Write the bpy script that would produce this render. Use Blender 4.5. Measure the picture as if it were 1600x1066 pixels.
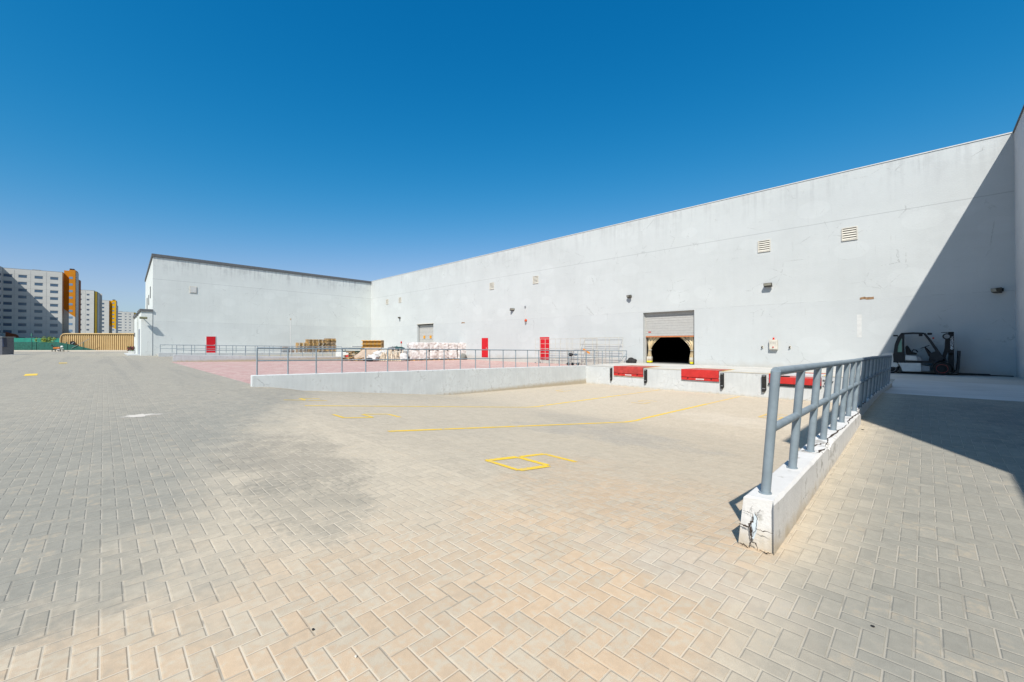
import bpy, bmesh, math, random
from mathutils import Vector, Matrix, noise as mnoise
R = math.radians
for o in list(bpy.data.objects): bpy.data.objects.remove(o)
S = bpy.context.scene
COL = S.collection
random.seed(7)

# ------------------------------------------------------------------ camera
EYE = 1.55; FPX = 642.0
YAW = math.atan2(642, 638); PITCH = math.atan(4/642)
cam = bpy.data.objects.new('camera', bpy.data.cameras.new('camera')); COL.objects.link(cam)
cam.data.sensor_width = 36.0; cam.data.lens = 36.0*FPX/1600
cam.data.clip_end = 9000; cam.data.clip_start = .05
cam.location = (0, 0, EYE); cam.rotation_euler = (math.pi/2+PITCH, 0, YAW)
S.camera = cam
# ------------------------------------------------------------------ sky, sun, exposure
SUN = Vector((-.4475, .787, -1.0)).normalized()          # direction the light travels
EL = math.asin(-SUN.z); AZ = math.atan2(-SUN.x, -SUN.y)
w = bpy.data.worlds.new("World"); S.world = w; w.use_nodes = True
nt = w.node_tree; nt.nodes.clear()
sky = nt.nodes.new('ShaderNodeTexSky'); sky.sky_type = 'NISHITA'; sky.sun_disc = False
sky.sun_elevation = EL; sky.sun_rotation = AZ; sky.altitude = 0
sky.air_density = 1.0; sky.dust_density = .8; sky.ozone_density = 2.0
# deep, clear desert blue: each channel of the sky on its own response curve
sp = nt.nodes.new('ShaderNodeSeparateColor'); cm = nt.nodes.new('ShaderNodeCombineColor'); nt.links.new(sky.outputs[0], sp.inputs[0])
for ch, (piv, outv, gm) in enumerate(((2.746, 3.75, 4.2), (1.0, .98, 1.0), (5.757, 6.75, .72))):
    m1 = nt.nodes.new('ShaderNodeMath'); m1.operation = 'DIVIDE'; m1.inputs[1].default_value = piv; nt.links.new(sp.outputs[ch], m1.inputs[0])
    m2 = nt.nodes.new('ShaderNodeMath'); m2.operation = 'POWER'; m2.inputs[1].default_value = gm; nt.links.new(m1.outputs[0], m2.inputs[0])
    m3 = nt.nodes.new('ShaderNodeMath'); m3.operation = 'MULTIPLY'; m3.inputs[1].default_value = outv; nt.links.new(m2.outputs[0], m3.inputs[0])
    # soft shoulder: v*C/(v+C)
    m5 = nt.nodes.new('ShaderNodeMath'); m5.operation = 'ADD'; m5.inputs[1].default_value = (4.5, 1e4, 1e4)[ch]; nt.links.new(m3.outputs[0], m5.inputs[0])
    m6 = nt.nodes.new('ShaderNodeMath'); m6.operation = 'DIVIDE'; nt.links.new(m3.outputs[0], m6.inputs[0]); nt.links.new(m5.outputs[0], m6.inputs[1])
    m4 = nt.nodes.new('ShaderNodeMath'); m4.operation = 'MULTIPLY'; m4.inputs[1].default_value = (4.5, 1e4, 1e4)[ch]; nt.links.new(m6.outputs[0], m4.inputs[0])
    nt.links.new(m4.outputs[0], cm.inputs[ch])
bg = nt.nodes.new('ShaderNodeBackground'); bg.inputs[1].default_value = .086
wo = nt.nodes.new('ShaderNodeOutputWorld')
nt.links.new(cm.outputs[0], bg.inputs[0]); nt.links.new(bg.outputs[0], wo.inputs[0])
sl = bpy.data.lights.new('sun', 'SUN'); sl.energy = 5.0; sl.angle = R(.53); sl.color = (1, .955, .89)
so = bpy.data.objects.new('sun', sl); COL.objects.link(so); so.location = (20, -30, 60)
so.rotation_euler = SUN.to_track_quat('-Z', 'Y').to_euler()
S.view_settings.view_transform = 'Standard'; S.view_settings.look = 'None'
S.view_settings.exposure = 0.35; S.view_settings.gamma = 1.0
S.render.engine = 'CYCLES'

# ------------------------------------------------------------------ node helper
ALB = .745            # overall reflectance of the place's paints and pavers
class N:
    def __init__(s, name, rough=.8, spec=.3):
        s.m = bpy.data.materials.new(name); s.m.use_nodes = True
        s.t = s.m.node_tree; s.b = s.t.nodes['Principled BSDF']
        s.b.inputs['Roughness'].default_value = rough
        s.b.inputs['Specular IOR Level'].default_value = spec
        s._pos = None
    def n(s, ty, **k):
        x = s.t.nodes.new(ty)
        for a, v in k.items(): setattr(x, a, v)
        return x
    def set(s, inp, v):
        if v is None: return
        if isinstance(v, bpy.types.NodeSocket): s.t.links.new(v, inp)
        else:
            if isinstance(v, (tuple, list)) and len(v) == 3 and inp.type == 'RGBA': v = (*v, 1)
            inp.default_value = v
    def pos(s):
        if s._pos is None: s._pos = s.n('ShaderNodeNewGeometry').outputs['Position']
        return s._pos
    def obj(s): return s.n('ShaderNodeTexCoord').outputs['Object']
    def M(s, op, a, b=None, c=None):
        x = s.n('ShaderNodeMath', operation=op); s.set(x.inputs[0], a); s.set(x.inputs[1], b); s.set(x.inputs[2], c)
        return x.outputs[0]
    def sep(s, v):
        x = s.n('ShaderNodeSeparateXYZ'); s.set(x.inputs[0], v); return x.outputs
    def comb(s, a, b, c=0.0):
        x = s.n('ShaderNodeCombineXYZ'); s.set(x.inputs[0], a); s.set(x.inputs[1], b); s.set(x.inputs[2], c); return x.outputs[0]
    def map(s, v, sc=(1, 1, 1), loc=(0, 0, 0), rot=(0, 0, 0)):
        x = s.n('ShaderNodeMapping'); s.set(x.inputs[0], v); x.inputs['Scale'].default_value = sc
        x.inputs['Location'].default_value = loc; x.inputs['Rotation'].default_value = rot; return x.outputs[0]
    def noise(s, v, sc, det=3, rough=.55, dist=0.0):
        x = s.n('ShaderNodeTexNoise'); s.set(x.inputs['Vector'], v); x.inputs['Scale'].default_value = sc
        x.inputs['Detail'].default_value = det; x.inputs['Roughness'].default_value = rough
        x.inputs['Distortion'].default_value = dist; return x.outputs[0]
    def vor(s, v, sc, feat='DISTANCE_TO_EDGE'):
        x = s.n('ShaderNodeTexVoronoi', feature=feat); s.set(x.inputs['Vector'], v); x.inputs['Scale'].default_value = sc
        return x.outputs['Distance']
    def ss(s, v, a, b, lo=0.0, hi=1.0):
        x = s.n('ShaderNodeMapRange', interpolation_type='SMOOTHSTEP'); s.set(x.inputs[0], v)
        x.inputs[1].default_value = a; x.inputs[2].default_value = b; x.inputs[3].default_value = lo; x.inputs[4].default_value = hi
        return x.outputs[0]
    def mix(s, f, a, b, mode='MIX'):
        x = s.n('ShaderNodeMix', data_type='RGBA', blend_type=mode); s.set(x.inputs[0], f); s.set(x.inputs[6], a); s.set(x.inputs[7], b)
        return x.outputs[2]
    def scale(s, col, f):
        return s.mix(1.0, col, s.comb(f, f, f), 'MULTIPLY')
    def bump(s, h, dist, st=1.0, nrm=None):
        x = s.n('ShaderNodeBump'); s.set(x.inputs['Height'], h); x.inputs['Distance'].default_value = dist
        x.inputs['Strength'].default_value = st
        if nrm is not None: s.set(x.inputs['Normal'], nrm)
        return x.outputs[0]
    def out(s, col=None, rough=None, nrm=None, metal=None):
        if isinstance(col, bpy.types.NodeSocket): col = s.scale(col, ALB)
        elif col is not None: col = tuple(c*ALB for c in col)
        s.set(s.b.inputs['Base Color'], col); s.set(s.b.inputs['Roughness'], rough)
        s.set(s.b.inputs['Normal'], nrm); s.set(s.b.inputs['Metallic'], metal); return s.m

def plain(name, col, rough=.6, var=.12, sc=6, metal=0.0, spec=.3, bump=0.0):
    k = N(name, rough, spec); p = k.obj()
    f = k.noise(p, sc, 4)
    g = k.ss(f, .3, .7, 1-var, 1+var)
    nrm = k.bump(k.noise(p, sc*6, 3), bump) if bump else None
    return k.out(k.scale(col, g), rough, nrm, metal)

def herring(k, x, y, u=.1015):
    px = k.M('DIVIDE', k.M('ADD', x, 1.6725), u); py = k.M('DIVIDE', k.M('SUBTRACT', y, 1.211), u)
    i = k.M('FLOOR', px); j = k.M('FLOOR', py); fx = k.M('FRACT', px); fy = k.M('FRACT', py)
    t = k.M('FLOORED_MODULO', k.M('SUBTRACT', i, j), 4.0)
    c = [k.M('COMPARE', t, float(q), .5) for q in range(4)]
    d = k.M('MINIMUM', k.M('MINIMUM', k.M('MULTIPLY_ADD', c[1], 10.0, fx), k.M('MULTIPLY_ADD', c[0], 10.0, k.M('SUBTRACT', 1.0, fx))),
            k.M('MINIMUM', k.M('MULTIPLY_ADD', c[2], 10.0, fy), k.M('MULTIPLY_ADD', c[3], 10.0, k.M('SUBTRACT', 1.0, fy))))
    return d, k.M('SUBTRACT', i, c[1]), k.M('SUBTRACT', j, c[2])

def paving(name, kind):
    k = N(name, .88, .25); P = k.pos(); x, y, z = k.sep(P)
    d, bi, bj = herring(k, x, y)
    fine = k.noise(P, 60, 2)
    dj = k.M('ADD', d, k.M('MULTIPLY', k.M('SUBTRACT', fine, .5), .02))
    joint = k.ss(dj, .020, .046, 1, 0)
    body = k.ss(dj, .02, .10)
    wn = k.n('ShaderNodeTexWhiteNoise', noise_dimensions='2D'); k.set(wn.inputs['Vector'], k.comb(bi, bj))
    r1 = wn.outputs['Value']; rc = k.sep(wn.outputs['Color']); r2 = rc[0]; r3 = rc[2]
    grain = k.noise(P, 260, 3, .7); blot = k.noise(P, 16, 4, .6)
    big1 = k.noise(P, .33, 5, .6); big2 = k.noise(k.map(P, (1, 1, 1), (31, 7, 0)), 1.3, 5, .62)
    streak = k.noise(k.map(P, (5.0, .7, 1), (3, 3, 0), (0, 0, .9)), 2.4, 5, .65)
    if kind == 'red':
        c1 = (.53, .315, .285); c2 = (.61, .40, .365)
        base = k.mix(k.ss(r1, 0, 1), c1, c2)
        base = k.mix(k.ss(big2, .38, .72), base, (.66, .50, .44))
        sandc = (.60, .44, .36)
        warm = None
    else:
        # where the dusty warm pavers lie: the bay floor and a tongue coming towards the viewer
        wob = k.M('MULTIPLY', k.M('SUBTRACT', big2, .5), 3.4)
        yy = k.M('MAXIMUM', k.M('SUBTRACT', y, 3.0), 0.0)
        lx = k.M('ADD', k.M('ADD', x, k.M('MULTIPLY', yy, 1.15)), wob)
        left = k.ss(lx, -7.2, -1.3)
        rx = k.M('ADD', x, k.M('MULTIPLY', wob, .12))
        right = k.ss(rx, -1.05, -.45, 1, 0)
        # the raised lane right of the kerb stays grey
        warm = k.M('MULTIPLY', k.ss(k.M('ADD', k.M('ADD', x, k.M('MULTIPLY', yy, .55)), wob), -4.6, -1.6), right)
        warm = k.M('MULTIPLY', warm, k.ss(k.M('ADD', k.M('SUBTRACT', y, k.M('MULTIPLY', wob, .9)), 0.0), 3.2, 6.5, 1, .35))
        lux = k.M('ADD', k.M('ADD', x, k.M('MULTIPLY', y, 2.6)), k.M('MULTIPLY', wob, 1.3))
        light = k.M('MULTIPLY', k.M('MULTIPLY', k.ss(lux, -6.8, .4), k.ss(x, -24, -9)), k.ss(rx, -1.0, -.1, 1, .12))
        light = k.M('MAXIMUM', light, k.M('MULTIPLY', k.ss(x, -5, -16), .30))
        rv = k.M('SUBTRACT', r1, .5); bv = k.M('SUBTRACT', blot, .5)
        dk_ = k.mix(r2, (.335, .32, .27), (.355, .338, .284))
        lt_ = k.mix(r2, (.59, .51, .39), (.625, .54, .41))
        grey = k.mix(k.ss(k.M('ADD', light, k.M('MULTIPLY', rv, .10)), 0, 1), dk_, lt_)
        grey = k.mix(k.M('MULTIPLY', k.ss(k.M('MULTIPLY', r3, blot), .40, .62), .5), grey, (.47, .385, .275))
        tan = k.mix(r2, (.68, .505, .335), (.655, .50, .345))
        tan = k.mix(k.ss(k.M('ADD', blot, k.M('MULTIPLY', rv, .2)), .42, .66), tan, (.61, .52, .39))
        wsel = k.ss(k.M('ADD', warm, k.M('ADD', k.M('MULTIPLY', rv, .16), k.M('MULTIPLY', bv, .8))), .05, 1.0)
        base = k.mix(wsel, grey, tan)
        # worn and stained patches
        base = k.mix(k.M('MULTIPLY', k.ss(streak, .52, .80), .22), base, (.30, .285, .24))
        base = k.mix(k.M('MULTIPLY', k.ss(big1, .50, .72), .25), base, (.50, .45, .36))
        # oil and tyre stain on the grey paving in front of the bays, a broad darker oval in the lane
        def spot(cx, cy, rx_, ry_, amt, col, b):
            ex = k.M('DIVIDE', k.M('SUBTRACT', x, cx), rx_); ey = k.M('DIVIDE', k.M('SUBTRACT', y, cy), ry_)
            e = k.M('ADD', k.M('MULTIPLY', ex, ex), k.M('MULTIPLY', ey, ey))
            e = k.M('ADD', e, k.M('MULTIPLY', k.M('SUBTRACT', big2, .5), 3.2))
            e = k.M('ADD', e, k.M('MULTIPLY', k.M('SUBTRACT', blot, .5), 1.5))
            return k.mix(k.M('MULTIPLY', k.ss(e, .0, 1.1, 1, 0), amt), b, col)
        base = spot(-6.1, 1.8, 2.1, .9, .52, (.275, .253, .21), base)
        base = spot(-4.3, 1.4, 1.2, .6, .45, (.30, .28, .23), base)
        base = spot(2.0, 11.5, 2.0, 3.5, .55, (.20, .20, .195), base)
        base = spot(-8.0, 10.8, 2.6, 1.5, .35, (.40, .37, .32), base)
        base = spot(-5.5, 8.6, 2.8, 1.6, .5, (.42, .39, .34), base)
        base = spot(-4.6, 15.8, 2.6, 1.5, .7, (.78, .69, .56), base)
        base = spot(-.6, 5.2, .30, 3.4, .25, (.52, .47, .38), base)
        base = spot(-1.2, 2.9, .8, .45, .65, (.60, .53, .43), base)
        base = spot(-11.93, .56, .12, .75, .0, (.78, .72, .62), base)
        # tyre sweeps far out in the yard
        sw = k.noise(k.map(P, (.05, 1.2, 1), (0, 0, 0), (0, 0, .12)), 1.0, 4, .5)
        far = k.ss(x, -12, -30)
        base = k.mix(k.M('MULTIPLY', k.M('MULTIPLY', k.ss(sw, .5, .62), far), .3), base, (.27, .26, .23))
        sandc = k.mix(k.M('MAXIMUM', light, warm), (.50, .455, .375), (.78, .68, .53))
        # fine dust filling the pavers near the dock
        dust = k.M('MULTIPLY', k.ss(y, 9, 17), k.M('MULTIPLY', k.ss(x, -17.5, -16.5), k.ss(x, -1.2, -1.0, 1, 0)))
        base = k.mix(k.M('MULTIPLY', dust, .6), base, (.70, .59, .445))
    br = k.M('ADD', k.ss(r3, 0, 1, .955, 1.04), k.M('MULTIPLY', k.M('SUBTRACT', grain, .5), .7))
    br = k.M('MULTIPLY', br, k.ss(blot, .25, .75, .93, 1.06))
    base = k.scale(base, br)
    # joints: mostly pale sand, here and there empty and dark
    emp = k.M('MULTIPLY', k.ss(k.noise(P, 2.1, 3), .50, .58), k.ss(k.noise(P, 4.5, 2), .42, .56))
    dark = (.12, .11, .095)
    jc = k.mix(k.M('MULTIPLY', emp, .5), sandc, dark)
    jfac = joint
    if kind != 'red':
        jfac = k.M('MULTIPLY', joint, k.ss(k.noise(P, .9, 2), .3, .65, .25, .9))
    edge = k.M('MULTIPLY', k.ss(dj, .04, .06), k.ss(dj, .06, .10, 1, 0))  # bevel shading put into the colour: thin darker ring along each paver edge
    base = k.scale(base, k.M('SUBTRACT', 1.0, k.M('MULTIPLY', edge, .16)))
    col = k.mix(jfac, base, jc)
    h = k.M('ADD', body, k.M('ADD', k.M('MULTIPLY', grain, .12), k.M('MULTIPLY', r1, .35)))
    nrm = k.bump(h, .0035, .8)
    return k.out(col, .9, nrm)

def render_wall(name, tint=(.63, .655, .645), lines=True, grime=.5, low=0.0):
    k = N(name, .85, .2); P = k.pos(); x, y, z = k.sep(P)
    a = k.noise(P, .23, 5, .6); b = k.noise(k.map(P, (1, 1, 1), (9, 4, 2)), 1.6, 5, .6)
    st = k.noise(k.map(P, (2.2, 2.2, .10)), 1.6, 5, .65)
    hz = k.noise(k.map(P, (.15, .15, 2.6)), 1.1, 4, .6)
    f = k.M('ADD', k.ss(a, .3, .7, .955, 1.035), k.M('MULTIPLY', k.M('SUBTRACT', b, .5), .07))
    f = k.M('ADD', f, k.M('MULTIPLY', k.M('SUBTRACT', st, .5), .10*grime))
    f = k.M('ADD', f, k.M('MULTIPLY', k.M('SUBTRACT', hz, .5), .05))
    col = k.scale(tint, f)
    # stained band along the head of the wall
    hb = k.M('MULTIPLY', k.ss(z, 8.6, 11.6), k.ss(k.M('ADD', st, k.M('MULTIPLY', k.M('SUBTRACT', b, .5), .6)), .42, .72))
    col = k.mix(k.M('MULTIPLY', hb, .72*grime), col, (.40, .41, .41))
    fine = k.noise(k.map(P, (9, 9, .25), (4, 4, 4)), 1.0, 4, .7)
    dr = k.M('MULTIPLY', k.ss(fine, .60, .72), k.ss(b, .48, .62))
    col = k.mix(k.M('MULTIPLY', dr, .34), col, (.40, .40, .39))
    rep = k.vor(k.map(P, (.35, .35, .55), (2, 2, .6)), 1.0, 'F1')
    col = k.scale(col, k.ss(rep, .28, .31, 1.035, 1.0))
    # hairline cracks in patches
    v = k.vor(k.map(P, (1, 1, 1.0), (0, 0, 0)), .75)
    wv = k.M('ADD', v, k.M('MULTIPLY', k.M('SUBTRACT', k.noise(P, 5, 4, .7), .5), .10))
    ck = k.M('MULTIPLY', k.ss(k.M('ABSOLUTE', wv), .0, .007, 1, 0), k.ss(k.noise(k.map(P, (1, 1, 1), (5, 5, 1)), .5, 3), .52, .62))
    col = k.mix(k.M('MULTIPLY', ck, .6), col, (.27, .27, .26))
    # small chips and scuffs
    ch = k.M('MULTIPLY', k.ss(k.noise(P, 9, 3, .6), .70, .76), k.ss(k.noise(k.map(P, (1, 1, 1), (2, 8, 3)), .8, 2), .5, .62))
    col = k.mix(k.M('MULTIPLY', ch, .5), col, (.40, .41, .41))
    if lines:
        zz = k.M('ADD', z, k.M('MULTIPLY', k.M('SUBTRACT', b, .5), .03))
        l1 = k.ss(k.M('ABSOLUTE', k.M('SUBTRACT', zz, 8.76)), .006, .028, 1, 0)
        l2 = k.M('MULTIPLY', k.ss(k.M('ABSOLUTE', k.M('SUBTRACT', zz, 4.07)), .006, .03, 1, 0), k.ss(b, .42, .55))
        col = k.mix(k.M('MULTIPLY', l1, .5), col, (.30, .31, .31))
        col = k.mix(k.M('MULTIPLY', l2, .32), col, (.36, .36, .36))
        vj = k.M('MULTIPLY', k.ss(k.M('ABSOLUTE', k.M('SUBTRACT', k.M('FLOORED_MODULO', k.M('ADD', x, 2.45), 12.1), .05)), .008, .03, 1, 0), k.ss(st, .5, .6))
        col = k.mix(k.M('MULTIPLY', vj, .25), col, (.36, .36, .36))
        col = k.mix(k.ss(zz, 4.02, 4.10, .13, 0), col, (.50, .525, .545))
    # splash dirt at the foot
    g = k.M('MULTIPLY', k.ss(k.M('ADD', z, k.M('MULTIPLY', b, .9)), .25+low, .95+low, 1, 0), .5)
    col = k.mix(g, col, (.50, .45, .37))
    h = k.M('ADD', k.noise(P, 14, 5, .65), k.M('MULTIPLY', b, 1.5))
    return k.out(col, .88, k.bump(h, .012, .55))

def kerb_mat(name, tint=(.72, .72, .70), low=0.0, dirt=.5):
    k = N(name, .85, .25); P = k.pos(); x, y, z = k.sep(P)
    a = k.noise(P, 1.1, 5, .6); b = k.noise(P, 6, 5, .65); st = k.noise(k.map(P, (7, 7, .8)), 1.5, 4, .6)
    col = k.scale(tint, k.M('ADD', k.ss(a, .3, .7, .92, 1.05), k.M('MULTIPLY', k.M('SUBTRACT', st, .5), .22)))
    wear = k.ss(k.M('ADD', b, k.M('MULTIPLY', a, .6)), .86, 1.02)
    col = k.mix(k.M('MULTIPLY', wear, dirt), col, (.40, .38, .34))
    v = k.vor(k.map(P, (1, 1, 1.2)), 1.6)
    wv = k.M('ADD', v, k.M('MULTIPLY', k.M('SUBTRACT', b, .5), .14))
    ck = k.M('MULTIPLY', k.ss(k.M('ABSOLUTE', wv), .0, .009, 1, 0), k.ss(a, .48, .56))
    col = k.mix(k.M('MULTIPLY', ck, .55), col, (.16, .14, .12))
    g = k.ss(k.M('ADD', z, k.M('MULTIPLY', b, .35)), .12+low, .38+low, 1, 0)
    col = k.mix(k.M('MULTIPLY', g, .8), col, (.52, .42, .27))
    return k.out(col, .88, k.bump(k.M('ADD', k.noise(P, 30, 5, .6), k.M('MULTIPLY', ck, -2)), .008, .6))

def concrete(name, tint, wear=(.36, .34, .31)):
    k = N(name, .85, .3); P = k.pos()
    a = k.noise(P, .5, 5, .6); b = k.noise(k.map(P, (.4, 1.4, 1)), 1.5, 5, .65); c = k.noise(P, 40, 3)
    col = k.scale(tint, k.M('ADD', k.ss(a, .3, .7, .9, 1.08), k.M('MULTIPLY', k.M('SUBTRACT', c, .5), .2)))
    col = k.mix(k.M('MULTIPLY', k.ss(b, .52, .75), .5), col, wear)
    return k.out(col, .85, k.bump(c, .003, .5))

def paint_mark(name, col):
    k = N(name, .75, .3); P = k.pos()
    a = k.noise(P, 22, 4, .7); b = k.noise(P, 3, 3)
    x, y, z = k.sep(P); d, bi, bj = herring(k, x, y)
    j = k.M('MULTIPLY', k.ss(d, .02, .05, 1, 0), .55)
    c = k.mix(k.M('MAXIMUM', j, k.ss(k.M('ADD', a, k.M('MULTIPLY', b, .5)), .80, .92)), col, (.60, .50, .36))
    return k.out(c, .8, k.bump(a, .002, .6))

M = {}
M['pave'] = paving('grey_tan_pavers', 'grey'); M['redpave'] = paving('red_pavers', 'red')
M['wall'] = render_wall('painted_render'); M['wallL'] = render_wall('painted_render_wing', (.795, .825, .79), True, 1.0)
M['wallR'] = render_wall('painted_render_side', (.70, .715, .72), False, .6)
M['kerb'] = kerb_mat('white_kerb_paint', (.80, .785, .755), 0, .85); M['crack'] = plain('crack_earth', (.07, .052, .04), .9, .4, 20); M['pitwall'] = kerb_mat('grey_ramp_wall', (.75, .78, .77), -1.05, .35)
M['kerbL'] = kerb_mat('grey_kerb_paint', (.60, .62, .62), 0, .35)
M['dock'] = kerb_mat('dock_front_paint', (.66, .675, .665), -1.32, .3)
M['slab'] = concrete('platform_concrete', (.64, .615, .56)); M['apron'] = concrete('apron_concrete', (.68, .67, .64))
M['sand'] = concrete('desert_sand', (.44, .38, .30)); M['yellow'] = paint_mark('yellow_road_paint', (1.0, .66, .03))
M['yellowfade'] = paint_mark('faded_yellow_paint', (.86, .58, .19))
M['rail'] = plain('bluegrey_rail_paint', (.265, .325, .365), .45, .10, 9, spec=.5)
M['coping'] = plain('dark_coping', (.15, .155, .16), .6); M['white'] = plain('white_paint', (.72, .72, .69), .6, .06)
M['cream'] = plain('cream_louvre', (.70, .66, .57), .6, .08); M['dark'] = plain('dark_gap', (.02, .02, .022), .7)
M['red'] = plain('red_paint', (.62, .035, .03), .5, .12, 3); M['redplate'] = plain('worn_red_plate', (.50, .13, .11), .6, .25, 5)
M['reddoor'] = plain('red_door_paint', (.66, .012, .022), .45, .05, 2)
M['rubber'] = plain('black_rubber', (.028, .027, .026), .8, .4, 12, bump=.01); M['black'] = plain('black_metal', (.012, .013, .016), .5)
M['shutter'] = plain('shutter_panel', (.52, .51, .48), .5, .05); M['orange'] = plain('orange_strip', (.62, .22, .09), .6)
M['wood'] = plain('pallet_wood', (.58, .38, .17), .8, .35, 4); M['wood2'] = plain('orange_pallet_wood', (.68, .35, .06), .75, .3, 4)
M['wood2b'] = plain('light_orange_pallet_wood', (.72, .40, .09), .75, .3, 4); M['oldwood'] = plain('bleached_wood', (.62, .51, .38), .85, .3, 5); M['tan'] = plain('tan_board', (.50, .385, .29), .85, .12, 2)
M['brown'] = plain('broken_brick', (.36, .22, .12), .9, .4, 9, bump=.02)
M['grey'] = plain('grey_metal', (.30, .31, .32), .5); M['steel'] = plain('galvanised_tube', (.64, .62, .54), .45, .1)
M['fence'] = plain('sand_coloured_sheet', (.60, .42, .20), .6, .06, 1); M['green'] = plain('green_shade_net', (.022, .11, .085), .9, .25, 3)
M['teal'] = plain('teal_shade_net', (.02, .22, .165), .9, .15, 1)
M['fkgrey'] = plain('machine_grey_white', (.78, .76, .72), .45, .06); M['fkdark'] = plain('machine_charcoal', (.018, .022, .028), .45)
M['glassg'] = plain('green_tinted_glass', (.10, .32, .27), .12, .05, spec=.6)
M['lens'] = plain('lamp_glass', (.35, .34, .28), .2, .1, spec=.6); M['bronze'] = plain('bronze_housing', (.10, .092, .075), .5)
M['rim'] = plain('red_wheel_line', (.40, .06, .05), .5)
def wrap_mat():
    k = N('white_bale_wrap', .5, .4); p = k.pos()
    a = k.noise(p, 2.6, 5, .65); b = k.noise(p, 7, 4)
    c = k.mix(k.ss(a, .42, .66), (.86, .82, .79), (.60, .52, .47))
    c = k.mix(k.ss(b, .62, .74), c, (.55, .46, .36))
    return k.out(c, .6, k.bump(k.noise(p, 10, 5, .7), .05, 1))
M['wrap'] = wrap_mat()
def curtain_mat():
    k = N('amber_pvc_curtain', .35, .5); p = k.pos()
    px_ = k.sep(k.map(p, (1, 1, .12)))
    c = k.mix(k.ss(k.noise(k.map(p, (7, 7, .5)), 1.5, 3), .4, .6), (1.0, .80, .47), (.60, .50, .36))  # pale and dark bands painted in to strengthen the shading of the folds
    k.out(c, .35); k.b.inputs['Transmission Weight'].default_value = .15
    return k.m
M['pvc'] = curtain_mat()

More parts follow.
